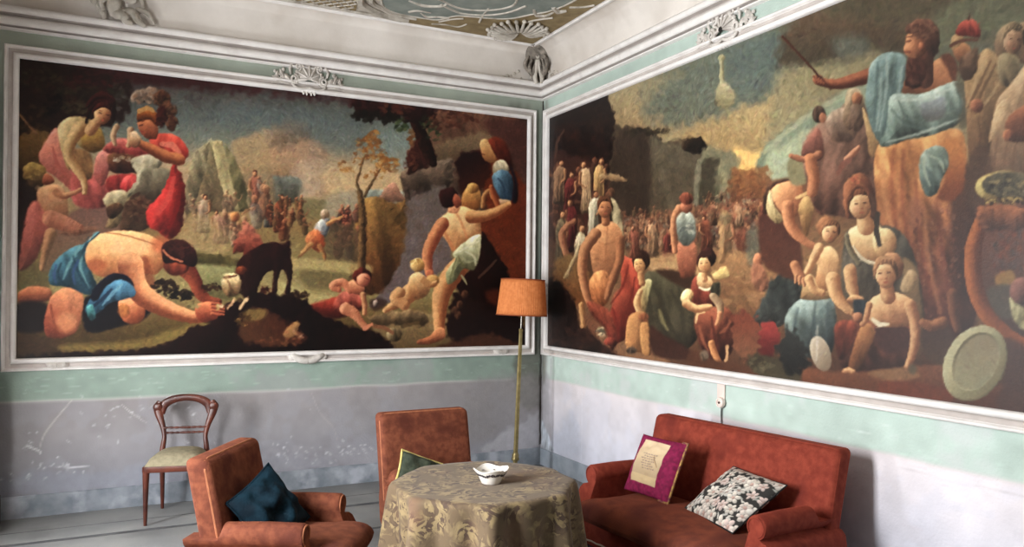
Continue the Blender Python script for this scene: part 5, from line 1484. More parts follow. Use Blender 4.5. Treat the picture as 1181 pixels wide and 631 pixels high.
# ================================================================ canvases in their plaster frames
def warp_canvas(us, zs, Hm, paint):
    Ug, Zg = np.meshgrid(us, zs)
    w = Hm[2][0]*Ug+Hm[2][1]*Zg+1
    A = (Hm[0][0]*Ug+Hm[0][1]*Zg+Hm[0][2])/w
    B = (Hm[1][0]*Ug+Hm[1][1]*Zg+Hm[1][2])/w
    c = Canvas(A, B)
    n = lambda o, s: c.noise(A, B, s, o)-.5
    c.U = (A+.8*n(20, 4)+.4*n(22, 1.8)).astype(np.float32)      # unsteady brush edges
    c.V = (B+.8*n(21, 4)+.4*n(23, 1.8)).astype(np.float32)
    paint(c)
    return Ug, Zg, c.img

def frame_bm(u0, u1, z0, z1, mp):
    """mitred moulding: profile of (outward offset, height off the wall)"""
    prof = [(-.004, .004), (-.004, .030), (.002, .042), (.010, .048), (.020, .048), (.030, .042), (.034, .034), (.036, .018), (.046, .010), (.058, .010), (.068, .014), (.072, .020), (.073, .034), (.078, .040), (.086, .040), (.092, .034), (.094, .020), (.096, .0)]
    bm = bmesh.new()
    rows = []
    n = 40
    for d, h in prof:
        a, b, c, e = u0-d, u1+d, z0-d, z1+d
        P = [(a+(b-a)*i/n, c) for i in range(n)]+[(b, c+(e-c)*i/n) for i in range(n)]+[(b+(a-b)*i/n, e) for i in range(n)]+[(a, e+(c-e)*i/n) for i in range(n)]
        rows.append([bm.verts.new(mp(u, z, h+.0015*noise.noise(Vector((u*9, z*9, d*40))))) for u, z in P])
    for a, b in zip(rows, rows[1:]):
        for i in range(len(a)):
            bm.faces.new((a[i], a[(i+1) % len(a)], b[(i+1) % len(a)], b[i]))
    bmesh.ops.recalc_face_normals(bm, faces=bm.faces[:])
    k = len(rows[0])
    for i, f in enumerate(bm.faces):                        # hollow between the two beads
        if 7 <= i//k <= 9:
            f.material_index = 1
    return bm

HL = [[136.264032, 1.33387, 623.314097], [20.021082, -114.328628, 535.358706], [0.057065, 0.000514]]
HR = [[-17.107059, 1.332941, 621.450982], [-38.062176, -114.248955, 535.20229], [-0.115098, 0.000514]]
back = lambda u, z, h: (u, -h, z)
right = lambda u, z, h: (-h, -u, z)

t = thing('painting', 'dark painting of a kneeling man and a black dog, on the left wall', 'painting', (-2.34, 0, 1.1))
t_off = Vector(t.location)
def shifted(o, root):
    o.location = -Vector(root.location)
    return o
Ug, Zg, img = warp_canvas(np.linspace(-4.495, -.182, 700), np.linspace(1.195, 3.465, 372), HL, paint_left)
cv = pigment_grid('canvas', Ug, Zg, img, lambda u, z: (u, 0*u-.012, z), pigment_mat('old_oil_paint', .92, .5, .2, .08, 110), t)
shifted(cv, t)
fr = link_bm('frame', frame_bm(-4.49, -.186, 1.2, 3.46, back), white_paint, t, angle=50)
fr.data.materials.append(hollow_shade)
shifted(fr, t)

t = thing('painting', 'large painting of a bearded man with a staff above a crowd, right wall', 'painting', (0, -2.5, 1.1))
Ug, Zg, img = warp_canvas(np.linspace(.142, 4.95, 700), np.linspace(1.195, 3.465, 360), HR, paint_right)
cv = pigment_grid('canvas', Ug, Zg, img, lambda u, z: (0*u-.012, -u, z), pigment_mat('varnished_oil_paint', .92, .42, .3, .10, 90), t)
shifted(cv, t)
fr = link_bm('frame', frame_bm(.146, 4.95, 1.2, 3.46, right), white_paint, t, angle=50)
fr.data.materials.append(hollow_shade)
shifted(fr, t)

# ---------------------------------------------------------------- plaster ornaments
orn_white = mat('ornament_white', (196, 189, 181), (220, 214, 207), 14, .75, .2, 60, c3=(172, 164, 156), s3=11)

def stroke(bm, mp, pts, r, h=.02, k=5, n=7):
    P = [Vector(mp(u, v, h if len(q) < 1 else q[0])) for u, v, *q in pts]
    add_tube(bm, curve3(P, k), r, n)

def blob(bm, mp, u, v, h, r, s=(1, 1, 1)):
    q = bmesh.ops.create_icosphere(bm, subdivisions=2, radius=1)
    for w in q['verts']:
        c = w.co.copy()
        d = 1+.18*noise.noise(c*2+Vector((u*7, v*7, 0)))
        w.co = Vector(mp(u+c.x*r*s[0]*d, v+c.y*r*s[1]*d, h+c.z*r*s[2]*d))

def scroll(bm, mp, u, v, r, q=1, turns=1.4, w=.012, h=.025, a0=0):
    pts = []
    N = int(16*turns)
    for i in range(N+1):
        a = a0+q*2*PI*turns*i/N
        rr = r*(1-.72*i/N)
        pts.append((u+rr*math.cos(a), v+rr*math.sin(a), h+.012*i/N))
    P = [Vector(mp(*p)) for p in pts]
    add_tube(bm, P, [w, w*1.1, w*.9, w*.7], 6)

def leaf(bm, mp, u, v, ang, L, w, h=.02, lift=.03):
    """small acanthus leaf with lobed edges"""
    c, s = math.cos(ang), math.sin(ang)
    rows = []
    N = 8
    for i in range(N+1):
        t = i/N
        ww = w*math.sin(PI*min(1, t*.9+.1))**.7*(1+.22*math.cos(t*18))
        hh = h+lift*math.sin(PI*t*.9)
        row = []
        for j, o in enumerate((-1, -.5, 0, .5, 1)):
            x, y = t*L, o*ww
            row.append(bm.verts.new(mp(u+x*c-y*s, v+x*s+y*c, hh-(.012*abs(o) if j != 2 else -.006))))
        rows.append(row)
    for a, b in zip(rows, rows[1:]):
        for j in range(4):
            bm.faces.new((a[j], a[j+1], b[j+1], b[j]))

def cartouche(name, label, mp0, u0, v0, sc=1, seed=1, hole=False):
    mp = lambda u, v, h: mp0(u0+u*sc, v0+v*sc*1.22, h*sc)
    t = thing(name, label, 'ornament', mp(0, -.1, 0), 0, None)
    bm = bmesh.new()
    # shell shield
    N, K = 18, 6
    ctr = bm.verts.new(mp(0, -.035, .055))
    prev = None
    rings = []
    for k in range(1, K+1):
        ring = []
        for i in range(N+1):
            a = -.35+(PI+.7)*i/N
            f = k/K
            rr = .115*f*(1+.06*math.cos(i*2*PI/3.0))
            hh = .055-.04*f*f+.006*math.cos(i*PI*1.0)*f
            ring.append(bm.verts.new(mp(rr*math.cos(a)*.95, -.03+rr*math.sin(a), hh)))
        rings.append(ring)
    for i in range(N):
        bm.faces.new((ctr, rings[0][i], rings[0][i+1]))
    for a, b in zip(rings, rings[1:]):
        for i in range(N):
            bm.faces.new((a[i], b[i], b[i+1], a[i+1]))
    bmesh.ops.recalc_face_normals(bm, faces=bm.faces[:])
    for i in range(7):
        a = -.1+(PI+.2)*i/6
        stroke(bm, mp, [(.02*math.cos(a), -.03+.02*math.sin(a), .058), (.07*math.cos(a), -.03+.07*math.sin(a), .05), (.118*math.cos(a), -.03+.118*math.sin(a), .03)], [.006, .010, .007])
        blob(bm, mp, .122*math.cos(a), -.03+.122*math.sin(a), .026, .017, (1, 1, 1))
    o = link_bm('shell', bm, orn_white, t, angle=70)
    shifted(o, t)
    bm = bmesh.new()
    for q in (-1, 1):
        scroll(bm, mp, q*.135, -.035, .04, q, 1.5, .012, .03, PI/2)
        scroll(bm, mp, q*.10, .06, .03, -q, 1.2, .010, .03, -PI/2)
        stroke(bm, mp, [(q*.155, -.07, .03), (q*.12, -.10, .04), (q*.06, -.105, .045), (0, -.09, .045)], [.008, .014, .012, .010])
        stroke(bm, mp, [(q*.165, .0, .02), (q*.175, .05, .03), (q*.14, .09, .03)], [.008, .014, .006])
        leaf(bm, mp, q*.16, -.06, PI/2-q*.9, .10, .022, .015)
        blob(bm, mp, q*.05, -.125, .035, .014, (1, 1.6, .9))
        blob(bm, mp, q*.02, -.13, .035, .012, (1, 1.8, .9))
    o = link_bm('scroll', bm, orn_white, t, angle=70)
    shifted(o, t)
    for q in (-1, 1):
        bm = bmesh.new()
        scroll(bm, mp, q*.27, -.03, .035, q, 1.3, .010, .02, 0)
        leaf(bm, mp, q*.22, -.055, PI/2-q*.5, .10, .022, .012)
        leaf(bm, mp, q*.25, -.06, PI/2-q*1.2, .09, .020, .012)
        leaf(bm, mp, q*.30, -.06, PI/2+q*.2, .08, .018, .012)
        stroke(bm, mp, [(q*.18, -.075, .02), (q*.25, -.07, .025), (q*.34, -.078, .015)], [.006, .010, .004])
        blob(bm, mp, q*.235, .03, .02, .016)
        blob(bm, mp, q*.31, .01, .018, .013)
        o = link_bm('leaf_spray', bm, orn_white, t, angle=70)
        shifted(o, t)
    if hole:
        bm = bmesh.new()
        add_tube(bm, [Vector(mp(.0, -.03, .058)), Vector(mp(0, -.03, .066))], .02*sc, 12)
        shifted(link_bm('opening', bm, mat('dark_hollow', (30, 26, 24)), t), t)
    return t

cartouche('plaster_cartouche', 'plaster shell cartouche on the top edge of the left painting frame', back, -2.345, 3.600, .93)
cartouche('plaster_cartouche', 'plaster shell cartouche with a dark hole, top edge of the right painting frame', right, 2.67, 3.615, .9, hole=True)

def swag(label, mp0, u0, v0, w, n=9):
    mp = lambda u, v, h: mp0(u0+u*w, v0+v*w, h*w)
    bm = bmesh.new()
    for q in (-1, 1):
        scroll(bm, mp, q*.40, .02, .07, q, 1.2, .022, .05, PI)
        stroke(bm, mp, [(q*.5, .12, .04), (q*.36, .05, .08), (q*.18, -.06, .1), (0, -.09, .11)], [.012, .03, .034, .03])
        leaf(bm, mp, q*.12, -.06, PI/2-q*.9, .2, .05, .06, .06)
        leaf(bm, mp, q*.24, .0, PI/2-q*.5, .16, .04, .05, .05)
    for i in range(n):
        u = (i/(n-1)-.5)*.62
        blob(bm, mp, u, -.06+.35*u*u, .10, .035+.012*math.cos(i*3), (1, 1, .8))
    o = link_bm('plaster_garland', bm, orn_white, None, angle=70)
    c = Vector(mp(0, 0, 0))
    for v in o.data.vertices:
        v.co -= c
    o.location = c
    return tag(o, label, 'ornament')

swag('small plaster garland at the middle of the left painting frame bottom', back, -2.335, 1.150, .34)
swag('tiny worn plaster sprig, left end of the left painting frame bottom', back, -4.22, 1.148, .13, 5)
swag('tiny plaster sprig near the lamp, right end of the left frame bottom', back, -.46, 1.148, .14, 5)

# seated stucco figure in the cove above the cornice, left of the picture
def cove_map(u, v, h):
    """surface of the cove: v runs up its curve"""
    a = max(0, min(PI/2, v/.33*PI/2*.9))
    d = .03+(COVE-.03)*(1-math.cos(a))+h*math.cos(a)
    return d, 3.80+(H_CEIL-3.80)*math.sin(a)-h*math.sin(a)*.8
def cove_back(u, v, h):
    d, z = cove_map(u, v, h)
    return (u, -d, z)
def relocate(o, base):
    c = Vector(base)
    for v in o.data.vertices:
        v.co -= c
    o.location = c
    return o

bm = bmesh.new()
mp = lambda u, v, h: cove_back(-3.83+u, v, h)
def fig(pts, r):
    add_tube(bm, curve3([Vector(mp(*p)) for p in pts], 5), r, 8)
fig([(-.02, .05, .06), (-.03, .11, .08), (-.02, .17, .07), (.0, .21, .07)], [.04, .055, .05, .03])       # torso
blob(bm, mp, .0, .245, .08, .034, (1, 1.15, 1))
fig([(.03, .19, .08), (.10, .17, .09), (.12, .24, .08), (.12, .30, .06)], [.024, .022, .018, .014])
fig([(-.06, .19, .08), (-.12, .13, .10), (-.10, .07, .11)], [.024, .022, .016])
fig([(.0, .06, .08), (.09, .09, .12), (.14, .03, .11), (.19, .0, .09)], [.038, .034, .028, .018])
fig([(-.02, .06, .08), (.04, .05, .13), (.05, .01, .13), (.10, -.01, .12)], [.038, .034, .026, .016])
for k in range(7):
    fig([(-.08-.02*k, .06+.02*k, .05), (-.17-.015*k, .12+.03*k, .06), (-.22, .20+.025*k, .05)], [.016, .022, .008])   # wing and drapery
    blob(bm, mp, -.10-.02*k, .04+.028*k, .07, .02, (1, 1.3, .8))
fig([(.12, .11, .07), (.20, .10, .07), (.26, .03, .06)], [.016, .022, .01])
fig([(.12, .07, .05), (.17, .13, .06), (.15, .22, .05), (.18, .29, .04)], [.012, .02, .018, .008])
o = link_bm('stucco_figure', bm, stucco, None, angle=80)
relocate(o, mp(0, 0, 0))
tag(o, 'winged stucco figure perched on the cornice, top left corner of the picture', 'ornament')

# corner: acanthus bracket in the angle of the cove
t = thing('corner_bracket', 'dark cracked acanthus bracket in the cove corner above the lamp', 'ornament', (-.05, -.05, 3.8))
bm = bmesh.new()
rows = []
for i in range(11):
    f = i/10
    a = f*PI/2
    d = .03+(COVE-.03)*(1-math.cos(a))
    z = 3.80+(H_CEIL-3.80)*math.sin(a)
    w = .13*math.sin(PI*min(1, f*.85+.12))+.02
    row = []
    for j in range(9):
        o = (j-4)/4
        out = .05*(1-o*o)+.012*math.cos(o*14)
        # spread to both walls from the corner line
        x = -d-out*.7-max(0, -o)*w*1.1
        y = -d-out*.7-max(0, o)*w*1.1
        row.append(bm.verts.new((x, y, z-.3*out)))
    rows.append(row)
for a, b in zip(rows, rows[1:]):
    for j in range(8):
        bm.faces.new((a[j], a[j+1], b[j+1], b[j]))
bmesh.ops.recalc_face_normals(bm, faces=bm.faces[:])
cm = lambda u, v, h: (-(.05+max(0, -u))-h*.6, -(.05+max(0, u))-h*.6, 3.80+v)
for q in (-1, 1):
    for k in range(3):
        P = [Vector(cm(q*(.02+.04*k), .02+.03*k, .05)), Vector(cm(q*(.06+.05*k), .10+.03*k, .11)), Vector(cm(q*(.03+.04*k), .19+.03*k, .14))]
        add_tube(bm, curve3(P, 5), [.012, .02, .010], 7)
shifted(link_bm('acanthus', bm, mat('grimy_stucco', (88, 82, 74), (160, 150, 138), 12, .85, .3, 60), t, angle=70), t)
bm = bmesh.new()
for q in (-1, 1):
    P = [Vector(cm(q*.01, .22, .16)), Vector(cm(q*.03, .13, .13)), Vector(cm(q*.05, .05, .09)), Vector(cm(q*.035, .0, .08))]
    add_tube(bm, curve3(P, 5), [.016, .022, .024, .014], 8)
blob(bm, cm, .0, .26, .15, .03)
shifted(link_bm('scroll', bm, stucco, t, angle=70), t)
rr = random.Random(3)
for q, L in ((-1, .42), (1, .30)):
    for k in range(12):
        f = k/11
        u = q*(.12+f*L)
        hgt = .02+(1-f)*.17*rr.random()
        a = math.asin(min(1, hgt/.33))
        d = .03+(COVE-.03)*(1-math.cos(a))
        P = Vector((u if q < 0 else -d, -d if q < 0 else -u, 3.80+hgt))
        bm = bmesh.new()
        qv = bmesh.ops.create_icosphere(bm, subdivisions=2, radius=.010+.012*rr.random())
        for w in qv['verts']:
            w.co = w.co*(1+.25*noise.noise(w.co*90))+P
        shifted(link_bm('flower', bm, stucco, t, angle=70), t)

# shell in the corner of the ceiling
bm = bmesh.new()
cx, cy = -.58, -.56
zs = H_CEIL-.01
dv = Vector((1, 1, 0)).normalized()
sd = Vector((1, -1, 0)).normalized()
for k in range(19):
    a = (k-9)/9*2.0
    dr = (-dv*math.cos(a)+sd*math.sin(a))
    b0 = Vector((cx, cy, zs))+dv*.06
    L = .25+.06*math.cos(a)+.02*(k % 2)
    add_tube(bm, curve3([b0+dr*.02, b0+dr*L*.5-Vector((0, 0, .03)), b0+dr*L-Vector((0, 0, .012))], 5), [.010, .020, .016, .010], 7)
    q = bmesh.ops.create_icosphere(bm, subdivisions=2, radius=.020)
    for w in q['verts']:
        w.co = w.co+b0+dr*L-Vector((0, 0, .012))
for q in (-1, 1):
    for k in range(3):
        P = Vector((cx, cy, zs))+sd*q*(.10+.07*k)+dv*(.09-.02*k)
        add_tube(bm, [P+Vector((.03*math.cos(i*.5), .03*math.sin(i*.5), -.01))*(1-.04*i) for i in range(14)], [.014, .010], 6)
o = link_bm('ceiling_shell', bm, stucco, None, angle=70)
relocate(o, (cx, cy, zs))
tag(o, 'plaster rocaille shell in the ceiling corner', 'ornament')
# ================================================================ upholstered suite
velvet = mat('rust_velvet', (104, 57, 42), (130, 75, 54), 26, .85, .35, 180, sheen=.35, spec=.12, c3=(88, 46, 36), s3=5)
velvet_seat = mat('worn_brown_velvet', (104, 60, 46), (128, 76, 56), 20, .88, .4, 160, sheen=.35, spec=.12, c3=(88, 48, 40), s3=6)
velvet_sofa = mat('red_velvet', (120, 48, 36), (140, 62, 46), 24, .85, .35, 180, sheen=.4, spec=.15, c3=(106, 42, 34), s3=4)
piping_mat = mat('piping', (150, 90, 60), (172, 108, 74), 30, .8)
fringe_mat = mat('dark_fringe', (38, 26, 38), (58, 42, 54), 60, .9, .4, 200)
wood_foot = mat('dark_foot', (44, 26, 18), (62, 36, 24), 20, .4)

def arm_outline(x0, bulge, zt):
    """cross-section of one arm (towards +x): straight inside, rolled top, outer panel below the roll"""
    r = .062
    cx, cz = x0+.052, zt-r
    P = [(x0, .17), (x0-.002, .34), (x0, cz-.03)]
    for i in range(15):
        a = math.radians(195-i*(195+62)/14)
        P.append((cx+r*math.cos(a), cz+r*math.sin(a)))
    P += [(cx+.040, cz-.062), (cx+.052+bulge*.5, cz-.072), (cx+.056+bulge*.9, cz-.10), (cx+.06+bulge, cz-.16), (cx+.058+bulge, .30), (cx+.05+bulge*.8, .17)]
    return P

def armchair(name, label, cat, loc, rz, W, back_z=.88, lean=.13, arm_z=.58, bulge=.06, vel=None, vseat=None, depth=0, armx=None, cushion_front=-.40, arm_front=-.20, back_y=0):
    t = thing(name, label, cat, loc, rz)
    vel = vel or velvet
    vseat = vseat or velvet_seat
    hw = W/2
    ax = armx if armx is not None else hw-.02
    # carcass under the cushion
    bm = bmesh.new()
    add_box(bm, (0, -.03, .235), (2*ax+.08, .62, .15), .02)
    link_bm('seat_rail', bm, vel, t)
    # cushion
    bm = bmesh.new()
    nx, ny = max(24, int(W*40)), 22
    L, F, B = ax-.004, cushion_front, .25
    top, bot = [], []
    for j in range(ny+1):
        v = .5+.5*math.sin(PI/2*(2*j/ny-1))
        y = F+(B-F)*v
        rt, rb = [], []
        for i in range(nx+1):
            u = math.sin(PI/2*(i/nx*2-1))
            e = (max(0, 1-abs(u)**10)*max(0, 1-abs(2*v-1)**9))**.42
            wide = L+(.05 if v < .22 else .05*max(0, 1-(v-.22)/.06))      # T shaped front
            x = u*wide
            dome = .03*(1-u*u)*(1-(2*v-1)**2)
            wr = .006*noise.noise(Vector((x*6, y*6, W)))
            rt.append(bm.verts.new((x, y-.02*(1-u*u)*(1-v)**6, .365+.075*e+dome+wr)))
            rb.append(bm.verts.new((x, y-.02*(1-u*u)*(1-v)**6, .365-.055*e)))
        top.append(rt)
        bot.append(rb)
    for g, fl in ((top, 0), (bot, 1)):
        for j in range(ny):
            for i in range(nx):
                q = (g[j][i], g[j][i+1], g[j+1][i+1], g[j+1][i])
                bm.faces.new(tuple(reversed(q)) if fl else q)
    bmesh.ops.remove_doubles(bm, verts=bm.verts[:], dist=.0008)
    link_bm('seat_cushion', bm, vseat, t, angle=70)
    # back, leaning
    bm = bmesh.new()
    vs = add_box(bm, (0, .31+back_y, (.30+back_z)/2), (W, .13, back_z-.30), .035, 4)
    bmesh.ops.subdivide_edges(bm, edges=[e for e in bm.edges if e.calc_length() > .2], cuts=8, use_grid_fill=True)
    k = lean/(back_z-.30)
    for v in bm.verts:
        v.co.y += (v.co.z-.30)*k
        if v.co.y-(v.co.z-.30)*k < .30+back_y:
            v.co.y -= .022*max(0, 1-(v.co.x/hw)**2)*max(0, 1-((v.co.z-.6)/.3)**2)
    link_bm('backrest', bm, vel, t, angle=60)
    bm = bmesh.new()
    y0 = .248+back_y
    pts = []
    for x, z in [(-hw+.006, .34), (-hw+.006, back_z-.05), (-hw+.02, back_z-.012), (-hw+.06, back_z-.003), (hw-.06, back_z-.003), (hw-.02, back_z-.012), (hw-.006, back_z-.05), (hw-.006, .34)]:
        pts.append((x, y0+.022+(z-.30)*k, z))
    add_tube(bm, pts, .007, 6)
    link_bm('piping', bm, piping_mat if vel is velvet else vel, t)
    # arms
    for q in (-1, 1):
        bm = bmesh.new()
        out = arm_outline(ax, bulge, arm_z)
        ys = [arm_front-.012, arm_front, arm_front+.05, -.02, .12, .20, .22, .36, .40]
        rings = []
        cxm = sum(p[0] for p in out)/len(out)
        czm = sum(p[1] for p in out)/len(out)
        for kk, y in enumerate(ys):
            f = (.90 if kk == 0 else 1.0) if kk < len(ys)-1 else .9
            dz = -.018*max(0, (y-.0)/.4)
            ring = []
            for x, z in out:
                zz = czm+(z-czm)*f+dz
                xx = cxm+(x-cxm)*f
                yy = y
                if kk < 4:                                     # front sweeps forward towards the seat rail
                    yy -= .10*max(0, min(1, (arm_z-.09-z)/.25))**1.4*(1-kk/4)
                if y > .21:                                    # roll dies into the back, panel goes on lower
                    zz = min(zz, arm_z-.085)
                ring.append(bm.verts.new((q*xx, yy, zz)))
            rings.append(ring)
        n = len(out)
        for a, b in zip(rings, rings[1:]):
            for i in range(n):
                bm.faces.new((a[i], a[(i+1) % n], b[(i+1) % n], b[i]))
        bm.faces.new(rings[0])
        bm.faces.new(rings[-1])
        bmesh.ops.recalc_face_normals(bm, faces=bm.faces[:])
        a = link_bm('arm', bm, vel, t, angle=50)
        bm = bmesh.new()
        r = .050
        add_tube(bm, [(q*(ax+.052+r*math.cos(i*PI/10)*(1-.0*i)), arm_front-.013, arm_z-.062+r*math.sin(i*PI/10)) for i in range(-4, 13)], .005, 6)
        link_bm('piping', bm, piping_mat if vel is velvet else vel, a)
    # skirt with its pale heading, and feet
    bm = bmesh.new()
    n = 120
    hx, fy, by = ax+.06, -.335, .33
    per = [(-hx, fy), (hx, fy), (hx, by), (-hx, by)]
    loop = []
    for s in range(4):
        a, b = per[s], per[(s+1) % 4]
        for i in range(n//4):
            loop.append((a[0]+(b[0]-a[0])*i/(n/4), a[1]+(b[1]-a[1])*i/(n/4)))
    top, low = [], []
    for i, (x, y) in enumerate(loop):
        f = 1+.006*math.cos(i*2.4)
        top.append(bm.verts.new((x, y, .20)))
        low.append(bm.verts.new((x*f*1.01, y*f*1.01, .03)))
    for i in range(len(loop)):
        bm.faces.new((low[i], low[(i+1) % len(loop)], top[(i+1) % len(loop)], top[i]))
    bmesh.ops.recalc_face_normals(bm, faces=bm.faces[:])
    sk = link_bm('fringe', bm, fringe_mat, t)
    bm = bmesh.new()
    add_tube(bm, [(x*1.006, y*1.012, .198+.002*math.cos(i*PI)) for i, (x, y) in enumerate(loop+loop[:1])], .006, 6, caps=False)
    link_bm('braid', bm, mat('pale_braid', (186, 168, 150)), sk)
    for sx in (-1, 1):
        for sy in (-.26, .26):
            bm = bmesh.new()
            add_lathe(bm, [(.001, 0), (.022, 0), (.028, .05), (.034, .17), (.001, .17)], (sx*(ax-.02), sy, 0), 14)
            link_bm('foot', bm, wood_foot, t)
    return t

chairA = armchair('armchair', 'rust velvet armchair with a large dark teal cushion, left of the table', 'armchair', (-2.96, -2.60, 0), math.radians(58), .62, .885, .12, .58, .10, armx=.235, back_y=-.07)
chairB = armchair('armchair', 'rust velvet armchair with a small green pillow, behind the round table', 'armchair', (-1.86, -2.13, 0), math.radians(2), .66, .90, .13, .57, .0, armx=.215)
sofa = armchair('sofa', 'red velvet two-seat sofa with two patterned cushions against the right wall', 'sofa', (-.757, -3.235, 0), math.radians(-83.4), 1.43, .90, .15, .625, .05, vel=velvet_sofa, vseat=mat('worn_sofa_seat', (104, 56, 44), (128, 68, 50), 16, .88, .4, 160, sheen=.35, spec=.12, c3=(86, 44, 38), s3=4), armx=.605)

# ---------------------------------------------------------------- cushions lying on them
def place_local(o, root, loc, eul):
    """put a loose cushion on a seat: position and turn are given in the seat's own axes"""
    R = Matrix.Translation(root.location) @ Matrix.Rotation(root.rotation_euler.z, 4, 'Z')
    L = Matrix.Translation(loc) @ eul
    o.matrix_world = R @ L
    m = o.matrix_world.copy()
    o.location, o.rotation_euler = m.to_translation(), m.to_euler()

def rot(rx=0, ry=0, rz=0, spin=0):
    d = math.radians
    return Matrix.Rotation(d(rz), 4, 'Z') @ Matrix.Rotation(d(ry), 4, 'Y') @ Matrix.Rotation(d(rx), 4, 'X') @ Matrix.Rotation(d(spin), 4, 'Y')

teal_velvet = mat('dark_teal_velvet', (6, 22, 32), (14, 40, 52), 14, .8, .3, 90, sheen=.35, spec=.15)
o = thing('cushion', 'large dark teal velvet cushion on the armchair left of the table', 'cushion')
link_bm('cover', cushion_bm(.38, .35, .16, 22, .07, 0, 2, .012), teal_velvet, o, angle=80)
bm = bmesh.new()
add_tube(bm, cushion_edge(.38, .35, .07)+[cushion_edge(.38, .35, .07)[0]], .006, 6, caps=False)
link_bm('seam', bm, teal_velvet, o)
place_local(o, chairA, ((-.04, .08, .565), (-26, 0, -28, 64))[0], rot(*((-.04, .08, .565), (-26, 0, -28, 64))[1]))

green_mat = mat('dark_green_cloth', (44, 52, 40), (64, 70, 54), 30, .85, .3, 120)
yel = mat('yellow_piping', (196, 178, 104), (214, 198, 130), 30, .7)
o = thing('cushion', 'small dark green pillow with yellow piping on the armchair behind the table', 'cushion')
link_bm('cover', cushion_bm(.30, .22, .10, 18, .05, 0, 5), green_mat, o, angle=80)
bm = bmesh.new()
e = cushion_edge(.30, .22, .05)
add_tube(bm, e+[e[0]], .008, 6, caps=False)
link_bm('piping', bm, yel, o)
place_local(o, chairB, ((-.16, .06, .56), (-35, 0, 10, 28))[0], rot(*((-.16, .06, .56), (-35, 0, 10, 28))[1]))

def painted_cushion(o, w, h, t, paint, pinch, seed, name='cover', gain=1.0, n=110):
    """cushion whose printed cloth is laid on as pigment; print units are millimetres from the middle"""
    bm = cushion_bm(w, h, t, n, pinch, 0, seed, .006)
    me = bpy.data.meshes.new(name)
    bm.to_mesh(me)
    bm.free()
    co = np.zeros(len(me.vertices)*3, np.float32)
    me.vertices.foreach_get('co', co)
    co = co.reshape(-1, 3)
    N = len(co)
    W = 256
    H = (N+W-1)//W
    U = np.zeros(H*W, np.float32)
    V = np.zeros(H*W, np.float32)
    U[:N] = co[:, 0]*1000
    V[:N] = -co[:, 2]*1000
    # the two faces share one print; the seam allowance keeps the border colour
    c = Canvas(U.reshape(H, W), V.reshape(H, W))
    paint(c)
    s = c.img.reshape(-1, 3)[:N]
    l = np.where(s <= .04045, s/12.92, ((s+.055)/1.055)**2.4)
    ca = me.color_attributes.new('pigment', 'FLOAT_COLOR', 'POINT')
    ca.data.foreach_set('color', np.concatenate([l, np.ones((N, 1))], 1).astype(np.float32).ravel())
    me.materials.append(pigment_mat(name+'_print', gain, .85, .2, .25, 140))
    me.polygons.foreach_set('use_smooth', [True]*len(me.polygons))
    q = bpy.data.objects.new(name, me)
    COL.objects.link(q)
    q.parent = o
    return q

def magenta_print(c):
    c.img[:] = np.array((118, 26, 62))/255
    c.img *= (1+.3*(c.noise(c.U, c.V, 14, 1)-.5))[..., None]
    c.B([(-140, -156), (96, -150), (88, 126), (-138, 120)], (206, 182, 148), (196, 170, 134), soft=1.5, k=0, n=0)
    c.B([(-138, 70), (89, 74), (88, 126), (-138, 120)], (190, 166, 126), soft=1.5, k=0, a=.8, n=0)
    c.B([(20, -60), (76, 6), (72, 16), (14, -50)], (176, 150, 112), soft=3, k=0, n=0)
    c.K([(18, -60), (74, 8)], [2, 5, 2], (110, 86, 70), soft=1.5)
    r = random.Random(3)
    for row in range(7):                                     # faded handwriting, illegible in the photograph
        y = -62+row*15
        x = -70+r.uniform(-14, 10)
        while x < 36+r.uniform(-16, 10):
            L = r.uniform(8, 20)
            pts = []
            k = int(L/3)+2
            for i in range(k):
                pts.append((x+L*i/(k-1), y+(3.4 if i % 2 else -3.4)*r.uniform(.3, 1)))
            c.K(pts, [2.2, 3, 2], (96, 80, 84), soft=1, a=.75)
            x += L+r.uniform(4, 8)

def floral_print(c):
    c.img[:] = np.array((52, 50, 48))/255
    r = random.Random(12)
    for i in range(110):
        x, y, a = r.uniform(-235, 235), r.uniform(-205, 205), r.uniform(0, 6.28)
        L = r.uniform(26, 50)
        c.K([(x, y), (x+L*.5*math.cos(a+.3), y+L*.5*math.sin(a+.3)), (x+L*math.cos(a), y+L*math.sin(a))], [3, 15, 2], r.choice([(150, 150, 142), (196, 190, 180), (176, 172, 164)]), soft=1.6)
    pts = []
    for gy in range(6):
        for gx in range(7):
            pts.append((-225+gx*74+r.uniform(-20, 20)+(gy % 2)*36, -185+gy*75+r.uniform(-18, 18)))
    for x, y in pts:
        R = r.uniform(28, 44)
        col = r.choice([(232, 222, 208), (226, 214, 202), (226, 204, 194), (236, 230, 220)])
        a0 = r.uniform(0, 6)
        np_ = r.choice((5, 6, 7))
        for k in range(np_):
            a = a0+k*2*PI/np_
            c.E(x+R*.62*math.cos(a), y+R*.62*math.sin(a), R*.52, R*.36, col, tuple(v*.86 for v in col), ang=math.degrees(a), soft=1.5, n=0)
        c.E(x, y, R*.3, R*.3, (206, 170, 156), (170, 140, 130), soft=2, n=0)
        for k in range(np_):
            a = a0+(k+.5)*2*PI/np_
            c.K([(x+R*.2*math.cos(a), y+R*.2*math.sin(a)), (x+R*.7*math.cos(a), y+R*.7*math.sin(a))], [2, 2.6, 1.4], (120, 112, 108), soft=1, a=.7)

